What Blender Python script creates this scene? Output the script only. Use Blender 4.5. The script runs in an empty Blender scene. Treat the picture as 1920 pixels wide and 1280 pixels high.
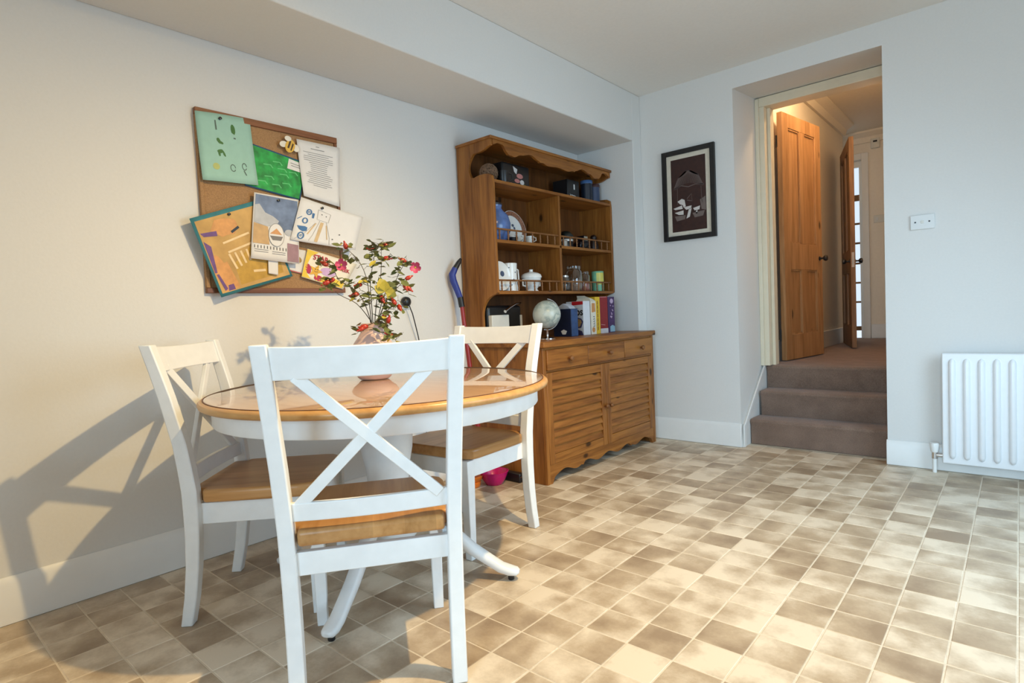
import bpy, math, random
from mathutils import Vector, Matrix
rnd = random.Random(7)
S = bpy.context.scene
COL = S.collection
R = math.radians

# ------------------------------------------------------------------ camera, world, lights, exposure
CAM = Vector((2.67, -4.07, 1.0))
YAW, PIT, ROL, FPX = R(41.23), R(2.666), R(-2.591), 1088.27
fw = Vector((-math.sin(YAW)*math.cos(PIT), math.cos(YAW)*math.cos(PIT), -math.sin(PIT)))
r0 = Vector((math.cos(YAW), math.sin(YAW), 0)); u0 = r0.cross(fw)
cr = r0*math.cos(ROL)+u0*math.sin(ROL); cu = -r0*math.sin(ROL)+u0*math.cos(ROL)
cd = bpy.data.cameras.new('camera'); cam = bpy.data.objects.new('camera', cd); COL.objects.link(cam)
cd.sensor_width = 36; cd.lens = FPX/1920*36; cd.clip_start = .02
cam.matrix_world = Matrix(((cr.x, cu.x, -fw.x, CAM.x), (cr.y, cu.y, -fw.y, CAM.y), (cr.z, cu.z, -fw.z, CAM.z), (0, 0, 0, 1)))
S.camera = cam
vs = S.view_settings
vs.view_transform = 'Standard'; vs.look = 'None'; vs.gamma = 1; vs.use_curve_mapping = False
vs.exposure = 0.1
W = bpy.data.worlds.new('world'); S.world = W; W.use_nodes = True
wb = W.node_tree.nodes['Background']; wb.inputs[0].default_value = (.78, .88, 1, 1); wb.inputs[1].default_value = 1.0

def light(name, typ, loc, energy, col, rot=None, **kw):
    l = bpy.data.lights.new(name, typ); l.energy = energy; l.color = col
    for k, v in kw.items(): setattr(l, k, v)
    o = bpy.data.objects.new(name, l); COL.objects.link(o); o.location = loc
    if rot: o.rotation_euler = rot
    return o
# daylight entering through the patio window behind the camera, to its right
light('patio_daylight', 'AREA', (2.75, -5.78, 1.2), 36, (.54, .79, 1), (R(80), 0, 0), shape='RECTANGLE', size=1.2, size_y=1.7, spread=R(96))
# daylight entering through the tall side window in the right wall
light('side_daylight', 'AREA', (3.68, -1.6, 1.2), 36, (.56, .80, 1), (0, R(60), 0), shape='RECTANGLE', size=1.7, size_y=1.5, spread=R(140))

# ------------------------------------------------------------------ mesh helpers
ORG = {}
class MB:
    def __init__(s): s.v = []; s.f = []
    def add(s, vs, fs):
        n = len(s.v); s.v += [tuple(p) for p in vs]; s.f += [tuple(i+n for i in f) for f in fs]; return s
    def box(s, x0, x1, y0, y1, z0, z1):
        return s.add([(x0,y0,z0),(x1,y0,z0),(x1,y1,z0),(x0,y1,z0),(x0,y0,z1),(x1,y0,z1),(x1,y1,z1),(x0,y1,z1)],
                     [(3,2,1,0),(4,5,6,7),(0,1,5,4),(1,2,6,5),(2,3,7,6),(3,0,4,7)])
    def prism(s, poly, ax, a0, a1):
        # poly in the two other axes (ax=0: y,z ; ax=1: x,z ; ax=2: x,y)
        def P(q, a):
            return (a,q[0],q[1]) if ax == 0 else (q[0],a,q[1]) if ax == 1 else (q[0],q[1],a)
        n = len(poly)
        vs = [P(q,a0) for q in poly]+[P(q,a1) for q in poly]
        fs = [tuple(range(n)), tuple(range(2*n-1,n-1,-1))]+[(i,i+n,(i+1)%n+n,(i+1)%n) for i in range(n)]
        return s.add(vs, fs)
    def loft(s, rings, cap=True, closed=True):
        n = len(rings[0]); vs = [p for r in rings for p in r]; fs = []
        for k in range(len(rings)-1):
            for i in range(n if closed else n-1):
                a, b = k*n+i, k*n+(i+1) % n
                fs.append((a, b, b+n, a+n))
        if cap: fs += [tuple(range(n-1,-1,-1)), tuple(range((len(rings)-1)*n, len(rings)*n))]
        return s.add(vs, fs)
    def lathe(s, prof, c=(0,0,0), seg=24, cap=True):
        rings = [[(c[0]+r*math.cos(2*math.pi*i/seg), c[1]+r*math.sin(2*math.pi*i/seg), c[2]+z) for i in range(seg)] for r, z in prof]
        return s.loft(rings, cap)
    def tube(s, pts, rad, seg=8, cap=True):
        pts = [Vector(p) for p in pts]; n = len(pts)
        if not hasattr(rad, '__len__'): rad = [rad]*n
        rings = []; up = None
        for i in range(n):
            t = (pts[min(i+1,n-1)]-pts[max(i-1,0)]).normalized()
            if up is None: up = Vector((0,0,1)) if abs(t.z) < .9 else Vector((1,0,0))
            a = (up-t*up.dot(t)).normalized(); b = t.cross(a); up = a
            rings.append([pts[i]+(a*math.cos(2*math.pi*k/seg)+b*math.sin(2*math.pi*k/seg))*rad[i] for k in range(seg)])
        return s.loft(rings, cap)
    def sphere(s, c, r, seg=16, rings=10, sc=(1,1,1)):
        P = []
        for j in range(rings+1):
            a = -math.pi/2+math.pi*j/rings; rr = max(math.cos(a), .001)
            P.append([(c[0]+r*sc[0]*rr*math.cos(2*math.pi*i/seg), c[1]+r*sc[1]*rr*math.sin(2*math.pi*i/seg), c[2]+r*sc[2]*math.sin(a)) for i in range(seg)])
        return s.loft(P)
    def mesh(s, name, mat, smooth=False, off=(0,0,0)):
        m = bpy.data.meshes.new(name)
        m.from_pydata([(p[0]-off[0],p[1]-off[1],p[2]-off[2]) for p in s.v], [], s.f)
        m.materials.append(mat)
        import bmesh
        b = bmesh.new(); b.from_mesh(m); bmesh.ops.recalc_face_normals(b, faces=b.faces)
        b.to_mesh(m); b.free()
        if smooth:
            for p in m.polygons: p.use_smooth = True
        return m
    def build(s, name, mat, parent=None, smooth=False, bevel=0, seg=2):
        off = ORG.get(parent.name, (0,0,0)) if parent else (0,0,0)
        o = bpy.data.objects.new(name, s.mesh(name, mat, smooth, off)); COL.objects.link(o)
        if parent: o.parent = parent; ORG[o.name] = off
        if bevel:
            md = o.modifiers.new('bevel', 'BEVEL'); md.width = bevel; md.segments = seg; md.limit_method = 'ANGLE'; md.angle_limit = R(35)
            if smooth is False:
                for p in o.data.polygons: p.use_smooth = True
                try: o.data.set_sharp_from_angle(angle=R(30))
                except Exception: pass
        elif smooth:
            try: o.data.set_sharp_from_angle(angle=R(50))
            except Exception: pass
        return o
def tag(o, label, cat, group=None, kind=None):
    o['label'] = label; o['category'] = cat
    if group: o['group'] = group
    if kind: o['kind'] = kind
    return o
def thing(name, label, cat, loc=(0,0,0), group=None, rz=0, local=False):
    o = bpy.data.objects.new(name, None); COL.objects.link(o); o.empty_display_size = .05
    o.location = loc; o.rotation_euler = (0,0,rz)
    ORG[o.name] = (0,0,0) if local else tuple(loc)
    return tag(o, label, cat, group)
def link_copy(name, mesh, parent, loc=(0,0,0), rot=None, scale=None, mat=None):
    o = bpy.data.objects.new(name, mesh); COL.objects.link(o); o.parent = parent
    off = ORG.get(parent.name, (0,0,0)) if parent else (0,0,0)
    o.location = (loc[0]-off[0], loc[1]-off[1], loc[2]-off[2])
    if rot is not None: o.rotation_euler = rot
    if scale is not None: o.scale = scale
    return o
def copy_tree(o, parent=None):
    c = o.copy(); COL.objects.link(c); c.parent = parent
    for ch in list(o.children): copy_tree(ch, c)
    return c
def struct(name, mb, mat, label, cat, bevel=0, smooth=False):
    return tag(mb.build(name, mat, None, smooth, bevel), label, cat, kind='structure')

# ------------------------------------------------------------------ materials
def new_mat(name):
    m = bpy.data.materials.new(name); m.use_nodes = True
    nt = m.node_tree; return m, nt, nt.nodes['Principled BSDF']
def nd(nt, t, **kw):
    n = nt.nodes.new(t)
    for k, v in kw.items(): setattr(n, k, v)
    return n
def srgb(r, g, b):
    f = lambda c: c/12.92 if c <= .04045 else ((c+.055)/1.055)**2.4
    return (f(r/255), f(g/255), f(b/255), 1)
def ramp(nt, fac, stops):
    n = nd(nt, 'ShaderNodeValToRGB'); e = n.color_ramp.elements
    while len(e) < len(stops): e.new(.5)
    for i, (p, c) in enumerate(stops): e[i].position = p; e[i].color = c
    nt.links.new(fac, n.inputs[0]); return n.outputs[0]
def plain(name, col, rough=.5, metal=0, spec=.5, var=.06, scale=30, bump=0, coat=0, **kw):
    m, nt, b = new_mat(name)
    tc = nd(nt, 'ShaderNodeTexCoord'); no = nd(nt, 'ShaderNodeTexNoise'); no.inputs['Scale'].default_value = scale; no.inputs['Detail'].default_value = 4
    nt.links.new(tc.outputs['Object'], no.inputs['Vector'])
    lo = tuple(c*(1-var) for c in col[:3])+(1,); hi = tuple(min(1, c*(1+var)) for c in col[:3])+(1,)
    nt.links.new(ramp(nt, no.outputs[0], [(.3, lo), (.7, hi)]), b.inputs['Base Color'])
    b.inputs['Roughness'].default_value = rough; b.inputs['Metallic'].default_value = metal
    b.inputs['Specular IOR Level'].default_value = spec; b.inputs['Coat Weight'].default_value = coat
    if bump:
        bp = nd(nt, 'ShaderNodeBump'); bp.inputs['Strength'].default_value = bump; bp.inputs['Distance'].default_value = .002
        nt.links.new(no.outputs[0], bp.inputs['Height']); nt.links.new(bp.outputs[0], b.inputs['Normal'])
    for k, v in kw.items(): b.inputs[k].default_value = v
    return m
def wood(name, light_c, dark_c, axis=2, rough=.42, knots=True, scale=1.0, coat=0, coat_rough=.1, planks=0):
    m, nt, b = new_mat(name)
    tc = nd(nt, 'ShaderNodeTexCoord'); oi = nd(nt, 'ShaderNodeObjectInfo')
    mp = nd(nt, 'ShaderNodeMapping'); sc = [16*scale]*3; sc[axis] = 1.2*scale; mp.inputs['Scale'].default_value = sc
    ad = nd(nt, 'ShaderNodeVectorMath', operation='ADD'); ml = nd(nt, 'ShaderNodeMath', operation='MULTIPLY'); ml.inputs[1].default_value = 17.3
    nt.links.new(oi.outputs['Random'], ml.inputs[0]); nt.links.new(tc.outputs['Object'], ad.inputs[0]); nt.links.new(ml.outputs[0], ad.inputs[1])
    nt.links.new(ad.outputs[0], mp.inputs['Vector'])
    n1 = nd(nt, 'ShaderNodeTexNoise'); n1.inputs['Scale'].default_value = 1; n1.inputs['Detail'].default_value = 3; n1.inputs['Distortion'].default_value = 1.2
    nt.links.new(mp.outputs[0], n1.inputs['Vector'])
    n2 = nd(nt, 'ShaderNodeTexNoise'); n2.inputs['Scale'].default_value = 6; n2.inputs['Detail'].default_value = 5
    nt.links.new(mp.outputs[0], n2.inputs['Vector'])
    mx = nd(nt, 'ShaderNodeMix'); mx.inputs[0].default_value = .35
    nt.links.new(n1.outputs[0], mx.inputs[2]); nt.links.new(n2.outputs[0], mx.inputs[3])
    col = ramp(nt, mx.outputs[0], [(.36, dark_c), (.5, tuple((a+c)/2*1.04 for a, c in zip(light_c[:3], dark_c[:3]))+(1,)), (.62, light_c)])
    if planks:
        sp = nd(nt, 'ShaderNodeSeparateXYZ'); nt.links.new(tc.outputs['Object'], sp.inputs[0])
        q = nd(nt, 'ShaderNodeMath', operation='DIVIDE'); q.inputs[1].default_value = planks; nt.links.new(sp.outputs[0 if axis != 0 else 1], q.inputs[0])
        fl = nd(nt, 'ShaderNodeMath', operation='FLOOR'); nt.links.new(q.outputs[0], fl.inputs[0])
        wn = nd(nt, 'ShaderNodeTexWhiteNoise', noise_dimensions='1D'); nt.links.new(fl.outputs[0], wn.inputs['W'])
        mr = nd(nt, 'ShaderNodeMapRange'); mr.inputs[3].default_value = .86; mr.inputs[4].default_value = 1.1; nt.links.new(wn.outputs[0], mr.inputs[0])
        mm = nd(nt, 'ShaderNodeVectorMath', operation='SCALE'); nt.links.new(col, mm.inputs[0]); nt.links.new(mr.outputs[0], mm.inputs['Scale']); col = mm.outputs[0]
    if knots:
        mk = nd(nt, 'ShaderNodeMapping'); s3 = [6.5*scale]*3; s3[axis] = 3.4*scale; mk.inputs['Scale'].default_value = s3
        nt.links.new(ad.outputs[0], mk.inputs['Vector'])
        vo = nd(nt, 'ShaderNodeTexVoronoi'); vo.inputs['Scale'].default_value = 1; nt.links.new(mk.outputs[0], vo.inputs['Vector'])
        kf = ramp(nt, vo.outputs['Distance'], [(.07, (1,1,1,1)), (.13, (0,0,0,1))])
        m2 = nd(nt, 'ShaderNodeMix', data_type='RGBA'); nt.links.new(kf, m2.inputs[0]); nt.links.new(col, m2.inputs[6])
        m2.inputs[7].default_value = tuple(c*.28 for c in dark_c[:3])+(1,); col = m2.outputs[2]
    nt.links.new(col, b.inputs['Base Color'])
    b.inputs['Roughness'].default_value = rough; b.inputs['Specular IOR Level'].default_value = .35; b.inputs['Coat Weight'].default_value = coat; b.inputs['Coat Roughness'].default_value = coat_rough
    bp = nd(nt, 'ShaderNodeBump'); bp.inputs['Strength'].default_value = .12; bp.inputs['Distance'].default_value = .001
    nt.links.new(n2.outputs[0], bp.inputs['Height']); nt.links.new(bp.outputs[0], b.inputs['Normal'])
    return m
def glow(name, col, st):
    m, nt, b = new_mat(name); b.inputs['Base Color'].default_value = col; b.inputs['Emission Color'].default_value = col; b.inputs['Emission Strength'].default_value = st; return m
def thin_glass(name, tint=(1,1,1,1), refl=.12, alpha=.9):
    m = bpy.data.materials.new(name); m.use_nodes = True; nt = m.node_tree; nt.nodes.clear()
    o = nd(nt, 'ShaderNodeOutputMaterial'); t = nd(nt, 'ShaderNodeBsdfTransparent'); t.inputs[0].default_value = tint
    g = nd(nt, 'ShaderNodeBsdfGlossy'); g.inputs['Roughness'].default_value = .03
    fr = nd(nt, 'ShaderNodeLayerWeight'); fr.inputs[0].default_value = .35
    mr = nd(nt, 'ShaderNodeMapRange'); mr.inputs[3].default_value = refl*.4; mr.inputs[4].default_value = min(1, refl*6)
    mx = nd(nt, 'ShaderNodeMixShader')
    nt.links.new(fr.outputs['Facing'], mr.inputs[0]); nt.links.new(mr.outputs[0], mx.inputs[0]); nt.links.new(t.outputs[0], mx.inputs[1]); nt.links.new(g.outputs[0], mx.inputs[2]); nt.links.new(mx.outputs[0], o.inputs[0])
    return m
M = {}
M['wall'] = plain('wall_paint', (.735, .72, .69, 1), .75, var=.012, scale=90, bump=.18, spec=.25)
M['ceil'] = plain('ceiling_paint', (.84, .81, .76, 1), .8, var=.015, scale=60, bump=.15, spec=.2)
M['trim'] = plain('gloss_trim_paint', (.82, .81, .78, 1), .35, var=.015, scale=14)
M['hall'] = plain('hall_wall_paint', (.84, .76, .64, 1), .8, var=.02, scale=40, bump=.1, spec=.2)
M['white'] = plain('white_chair_paint', (.80, .81, .80, 1), .38, var=.03, scale=22, bump=.06)
M['radiator'] = plain('radiator_enamel', (.83, .84, .85, 1), .3, var=.01)
PL, PD = (.36, .142, .028, 1), (.175, .058, .0095, 1)
M['pine_x'] = wood('pine_grain_x', PL, PD, 0); M['pine_y'] = wood('pine_grain_y', PL, PD, 1); M['pine_z'] = wood('pine_grain_z', PL, PD, 2)
M['pine_shaded'] = wood('pine_back_boards', (.19, .068, .017, 1), (.10, .034, .008, 1), 2, planks=.09)  # board colour darkened to stand in for the shade inside the rack
M['spindle'] = wood('spindle_wood', (.27, .115, .035, 1), (.15, .055, .015, 1), 2, knots=False)
M['door'] = wood('door_pine', (.50, .27, .12, 1), (.31, .15, .055, 1), 2, rough=.5, scale=.8)
M['door2'] = wood('door_pine_old', (.30, .15, .06, 1), (.15, .07, .025, 1), 2, rough=.5, scale=.8)
M['seat'] = wood('seat_wood', (.56, .30, .115, 1), (.40, .19, .06, 1), 1, rough=.32, knots=False, planks=.085, scale=.7)
M['edge'] = wood('table_edge_wood', (.62, .35, .13, 1), (.46, .23, .075, 1), 0, rough=.3, knots=False, scale=.6)
M['table'] = wood('table_wood_under_glass', (.52, .33, .20, 1), (.42, .245, .14, 1), 0, rough=.35, knots=False, scale=.5, coat=1, coat_rough=.015)
M['cork'] = plain('cork', (.36, .205, .095, 1), .9, var=.22, scale=240, bump=.2)
M['boardframe'] = wood('board_frame_wood', (.26, .105, .045, 1), (.15, .055, .022, 1), 1, knots=False)
M['black'] = plain('black_plastic', (.012, .012, .013, 1), .35, var=.1)
M['blackmat'] = plain('black_frame_wood', (.010, .009, .009, 1), .45, var=.1)
M['chrome'] = plain('chrome', (.72, .72, .74, 1), .15, metal=1, var=.02)
M['ceramic'] = plain('white_ceramic', (.80, .80, .77, 1), .15, var=.02, scale=8)
M['cream'] = plain('cream_plastic', (.70, .68, .61, 1), .35, var=.02)
M['switch'] = plain('switch_plastic', (.70, .705, .69, 1), .3, var=.01)
M['glass'] = thin_glass('jar_glass', (.93, .93, .9, 1), .16)
M['pane'] = thin_glass('window_glass', (.97, .99, 1, 1), .06)
M['paper'] = plain('white_paper', (.76, .74, .72, 1), .8, var=.02, scale=20)
def solid(name, r, g, b, rough=.6, var=.08, scale=30, **kw):
    k = 'c_'+name
    if k not in M: M[k] = plain(name, srgb(r, g, b), rough, var=var, scale=scale, **kw)
    return M[k]

def carpet_mat():
    m, nt, b = new_mat('brown_carpet')
    tc = nd(nt, 'ShaderNodeTexCoord'); n = nd(nt, 'ShaderNodeTexNoise'); n.inputs['Scale'].default_value = 220; n.inputs['Detail'].default_value = 3
    n2 = nd(nt, 'ShaderNodeTexNoise'); n2.inputs['Scale'].default_value = 9; n2.inputs['Detail'].default_value = 4
    nt.links.new(tc.outputs['Object'], n.inputs['Vector']); nt.links.new(tc.outputs['Object'], n2.inputs['Vector'])
    mx = nd(nt, 'ShaderNodeMix'); mx.inputs[0].default_value = .4; nt.links.new(n.outputs[0], mx.inputs[2]); nt.links.new(n2.outputs[0], mx.inputs[3])
    nt.links.new(ramp(nt, mx.outputs[0], [(.3, (.155, .098, .07, 1)), (.7, (.30, .20, .15, 1))]), b.inputs['Base Color'])
    b.inputs['Roughness'].default_value = .95; b.inputs['Specular IOR Level'].default_value = .1; b.inputs['Sheen Weight'].default_value = .2
    bp = nd(nt, 'ShaderNodeBump'); bp.inputs['Strength'].default_value = .6; bp.inputs['Distance'].default_value = .004
    nt.links.new(n.outputs[0], bp.inputs['Height']); nt.links.new(bp.outputs[0], b.inputs['Normal'])
    return m
M['carpet'] = carpet_mat()
TX, TY, TX0, TY0 = .1475, .1405, 1.188, -3.154       # tile pitch and one grid corner
def tile_mat():
    m, nt, b = new_mat('mottled_beige_tile')
    g = nd(nt, 'ShaderNodeNewGeometry')
    sb = nd(nt, 'ShaderNodeVectorMath', operation='SUBTRACT'); sb.inputs[1].default_value = (TX0, TY0, 0); nt.links.new(g.outputs['Position'], sb.inputs[0])
    dv = nd(nt, 'ShaderNodeVectorMath', operation='DIVIDE'); dv.inputs[1].default_value = (TX, TY, 1); nt.links.new(sb.outputs[0], dv.inputs[0])
    fl = nd(nt, 'ShaderNodeVectorMath', operation='FLOOR'); nt.links.new(dv.outputs[0], fl.inputs[0])
    sx = nd(nt, 'ShaderNodeSeparateXYZ'); nt.links.new(fl.outputs[0], sx.inputs[0])
    cx = nd(nt, 'ShaderNodeCombineXYZ'); nt.links.new(sx.outputs[0], cx.inputs[0]); nt.links.new(sx.outputs[1], cx.inputs[1])
    wn = nd(nt, 'ShaderNodeTexWhiteNoise', noise_dimensions='3D'); nt.links.new(cx.outputs[0], wn.inputs['Vector'])
    w = nd(nt, 'ShaderNodeMath', operation='MULTIPLY'); w.inputs[1].default_value = 200; nt.links.new(wn.outputs['Value'], w.inputs[0])
    n1 = nd(nt, 'ShaderNodeTexNoise', noise_dimensions='4D'); n1.inputs['Scale'].default_value = 6.5; n1.inputs['Detail'].default_value = 2
    nt.links.new(g.outputs['Position'], n1.inputs['Vector']); nt.links.new(w.outputs[0], n1.inputs['W'])
    n2 = nd(nt, 'ShaderNodeTexNoise'); n2.inputs['Scale'].default_value = 70; n2.inputs['Detail'].default_value = 6; n2.inputs['Roughness'].default_value = .65
    nt.links.new(g.outputs['Position'], n2.inputs['Vector'])
    # tone = tile random + gradient inside the tile + fine mottling
    m1 = nd(nt, 'ShaderNodeMath', operation='MULTIPLY_ADD'); m1.inputs[1].default_value = 1.5; nt.links.new(n1.outputs[0], m1.inputs[0])
    sw = nd(nt, 'ShaderNodeMath', operation='MULTIPLY_ADD'); sw.inputs[1].default_value = .42; sw.inputs[2].default_value = -.46
    sep = nd(nt, 'ShaderNodeSeparateColor'); nt.links.new(wn.outputs['Color'], sep.inputs[0]); nt.links.new(sep.outputs[1], sw.inputs[0]); nt.links.new(sw.outputs[0], m1.inputs[2])
    m2 = nd(nt, 'ShaderNodeMath', operation='MULTIPLY_ADD'); m2.inputs[1].default_value = .30; nt.links.new(n2.outputs[0], m2.inputs[0])
    sh = nd(nt, 'ShaderNodeMath', operation='ADD'); sh.inputs[1].default_value = -.15; nt.links.new(m1.outputs[0], sh.inputs[0]); nt.links.new(sh.outputs[0], m2.inputs[2])
    c = ramp(nt, m2.outputs[0], [(.12, (.30, .215, .14, 1)), (.42, (.45, .345, .235, 1)), (.72, (.71, .60, .46, 1))])
    nt.links.new(c, b.inputs['Base Color']); b.inputs['Roughness'].default_value = .42; b.inputs['Specular IOR Level'].default_value = .4
    bp = nd(nt, 'ShaderNodeBump'); bp.inputs['Strength'].default_value = .15; bp.inputs['Distance'].default_value = .001
    nt.links.new(n2.outputs[0], bp.inputs['Height']); nt.links.new(bp.outputs[0], b.inputs['Normal'])
    return m
M['tile'] = tile_mat()
M['grout'] = plain('pale_grout', (.66, .56, .43, 1), .6, var=.08, scale=60)

# ------------------------------------------------------------------ room shell
H = 2.606; XR = 3.5; YB = -5.6
floor = struct('floor', MB().box(-.05, XR+.05, YB-.05, .55, -.12, -.0012), M['grout'], 'mottled beige tile floor with pale joints across the whole room', 'floor')
def tile_mesh(x0, x1, y0, y1, mb):
    g = .0021; e = .0020
    a = [(x0+g,y0+g,-.0014),(x1-g,y0+g,-.0014),(x1-g,y1-g,-.0014),(x0+g,y1-g,-.0014)]
    t = [(x0+g+e,y0+g+e,0),(x1-g-e,y0+g+e,0),(x1-g-e,y1-g-e,0),(x0+g+e,y1-g-e,0)]
    mb.add(a+t, [(4,5,6,7),(0,1,5,4),(1,2,6,5),(2,3,7,6),(3,0,4,7)])
cells = []
for i in range(-9, 17):
    for j in range(-18, 25):
        x0, y0 = TX0+i*TX, TY0+j*TY; x1, y1 = x0+TX, y0+TY
        cx0, cx1, cy0, cy1 = max(x0, .02), min(x1, XR-.02), max(y0, YB), min(y1, .12 if (1.2 < (x0+x1)/2 < 2.07) else -.02)
        if cx1-cx0 < .01 or cy1-cy0 < .01: continue
        full = cx0 == x0 and cx1 == x1 and cy0 == y0 and cy1 == y1
        d = Vector(((x0+x1)/2, (y0+y1)/2, 0))-CAM; dep = d.dot(fw)
        vis = -1
        if dep > .3:
            px, py = 960+FPX*d.dot(cr)/dep, 640-FPX*d.dot(cu)/dep
            if -40 < px < 1960 and py < 1330: vis = 1/dep**3
        cells.append((vis if full else -1, cx0, cx1, cy0, cy1))
cells.sort(key=lambda c: -c[0])
mb = MB(); tile_mesh(-TX/2, TX/2, -TY/2, TY/2, mb); tm = mb.mesh('tile', M['tile'])
rest = MB()
for k, (v, a, b_, c, d) in enumerate(cells):
    if k < 300 and v > 0: link_copy('tile', tm, floor, ((a+b_)/2, (c+d)/2, 0))
    else: tile_mesh(a, b_, c, d, rest)
rt = rest.build('tile_field', M['tile'], floor); rt['kind'] = 'stuff'

struct('wall_left', MB().box(-.15, 0, YB, .5, -.1, H+.1), M['wall'], 'off-white wall with the pinboard, left of the table', 'wall')
struct('wall_back', MB().box(0, 1.2, 0, .5, 0, H+.1).box(2.07, XR+.15, 0, .5, 0, H+.1).prism([(0, 2.468), (.5, 2.515), (.5, H+.1), (0, H+.1)], 0, 1.2, 2.07), M['wall'], 'white back wall with the stepped doorway and the radiator', 'wall')
struct('wall_pier', MB().box(0, .5, -.125, 0, 0, H), M['wall'], 'narrow white pier in the corner beyond the pine dresser', 'wall', bevel=.006)
struct('ceiling', MB().box(-.15, XR+.15, YB-.15, .0, H, H+.12), M['ceil'], 'plain off-white ceiling', 'ceiling')
struct('ceiling_beam', MB().box(0, .5, YB, -.125, 2.252, H), M['wall'], 'boxed white beam running above the pinboard and dresser', 'beam', bevel=.006)
struct('wall_right', MB().box(XR, XR+.15, YB, -2.4, 0, H).box(XR, XR+.15, -.8, 0, 0, H).box(XR, XR+.15, -2.4, -.8, 2.1, H).box(XR, XR+.15, -2.4, -.8, 0, .25), M['wall'], 'white wall with the tall side window on the right', 'wall')
struct('wall_rear', MB().box(-.15, 1.85, YB-.15, YB, 0, H).box(3.4, XR+.15, YB-.15, YB, 0, H).box(1.85, 3.4, YB-.15, YB, 0, .25).box(1.85, 3.4, YB-.15, YB, 2.15, H), M['wall'], 'white wall with the patio window behind the camera', 'wall')
def skirting(name, label, mb): return struct(name, mb, M['trim'], label, 'skirting', bevel=.004)
def skx(x0, x1, y, h=.165, t=.018):
    return MB().prism([(y, 0), (y-t, 0), (y-t, h-.025), (y-t*.6, h-.008), (y-t*.35, h), (y, h)], 0, x0, x1)
skirting('baseboard_back_left', 'white skirting board under the framed picture', skx(.5, 1.205, 0))
skirting('baseboard_back_right', 'white skirting board behind the radiator', skx(2.065, XR, 0, .15))
skirting('baseboard_left', 'white skirting board below the pinboard wall', MB().prism([(0, 0), (.018, 0), (.018, .14), (.011, .157), (.006, .165), (0, .165)], 1, YB, -.125))
# windows that let the daylight in (right wall and behind the camera)
w1 = struct('window_1', MB().box(XR+.04, XR+.10, -2.4, -2.34, .25, 2.1).box(XR+.04, XR+.10, -.86, -.8, .25, 2.1).box(XR+.04, XR+.10, -2.34, -.86, 2.04, 2.1).box(XR+.04, XR+.10, -2.34, -.86, .25, .31), M['trim'], 'white framed tall side window in the right wall', 'window')
MB().box(XR+.07, XR+.076, -2.34, -.86, .31, 2.04).build('pane', M['pane'], w1)
w2 = struct('window_2', MB().box(1.85, 1.92, YB-.12, YB-.05, .25, 2.15).box(3.33, 3.4, YB-.12, YB-.05, .25, 2.15).box(1.92, 3.33, YB-.12, YB-.05, 2.08, 2.15).box(1.92, 3.33, YB-.12, YB-.05, .25, .32).box(2.59, 2.66, YB-.12, YB-.05, .32, 2.08), M['trim'], 'white framed patio window in the rear wall', 'window')
MB().box(1.92, 2.59, YB-.09, YB-.084, .32, 2.08).build('pane', M['pane'], w2); MB().box(2.66, 3.33, YB-.09, YB-.084, .32, 2.08).build('pane', M['pane'], w2)

# ceiling spotlight above the room, out of the picture: the warm light of the room, aimed at the table
LP = Vector((2.1, -2.5, 2.36)); LD = (Vector((1.15, -2.95, .3))-LP).normalized(); LQ = LD.to_track_quat('-Z', 'Y')
L = thing('ceiling_spotlight', 'warm ceiling spotlight aimed at the dining table', 'lamp', (2.1, -2.5, 2.36))
MB().lathe([(.0, 0), (.05, 0), (.05, -.012), (.03, -.03), (.006, -.035)][::-1], (2.1, -2.5, H)).build('ceiling_rose', M['cream'], L, True)
MB().tube([(2.1, -2.5, H-.03), tuple(LP-LD*.07)], .007).build('stem', M['cream'], L, True)
q = MB().lathe([(.012, .08), (.03, .075), (.034, .06), (.042, .012), (.040, .012), (.030, .06), (.001, .062)], (0, 0, 0), 24); q.v = [tuple(LP+LQ @ Vector(p)) for p in q.v]; q.build('lamp_head', M['cream'], L, True)
lp = light('spotlight_beam', 'SPOT', (0, 0, 0), 188, (1, .715, .32), shadow_soft_size=.022, spot_size=R(130), spot_blend=1.0); lp.parent = L; lp.rotation_euler = LQ.to_euler()

kl = thing('added_fill_lamp', 'added ceiling fill lamp, unseen behind the camera', 'lamp', (2.2, -5.0, 2.35))
MB().lathe([(.001, 0), (.07, 0), (.07, .03), (.02, .06), (.001, .07)], (2.2, -5.0, H-.07)).build('ceiling_rose', M['cream'], kl, True)
light('added_fill_light', 'POINT', (2.2, -5.0, 2.38), 6, (1, .90, .76), shadow_soft_size=.13)  # added lamp out of view, fills the ceiling and upper walls

# ------------------------------------------------------------------ doorway, steps and hall beyond
LZ = .53
st = thing('carpeted_steps', 'three brown carpeted steps climbing into the hall doorway', 'steps', (1.64, .3, 0))
for k, (y0, z1) in enumerate(((.12, .18), (.31, .36), (.50, LZ))):
    n = .022; y1 = y0+.20 if k < 2 else .60
    poly = [(y0+.012, 0), (y0+.012, z1-.05), (y0, z1-.02), (y0+.006, z1-.006), (y0+n, z1), (y1, z1), (y1, 0)]
    MB().prism(poly, 0, (1.220, 1.232, 1.2195)[k], 2.068).build('step', M['carpet'], st, bevel=.005)
struct('trim_1', MB().prism([(.0, 0), (.03, .155), (.49, .532), (.598, .532), (.598, 0)], 0, 1.2, 1.2155), M['wall'], 'white side panel beside the carpeted steps', 'trim')
struct('trim_5', MB().prism([(-.002, .0), (-.002, .150), (.02, .165), (.47, .545), (.47, .515), (.042, .145), (.042, 0)], 0, 1.2155, 1.224), M['trim'], 'slanting white string moulding beside the carpeted steps', 'trim', bevel=.003)
M['creampaint'] = plain('cream_gloss_paint', (.76, .66, .49, 1), .35, var=.03, scale=14)
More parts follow.
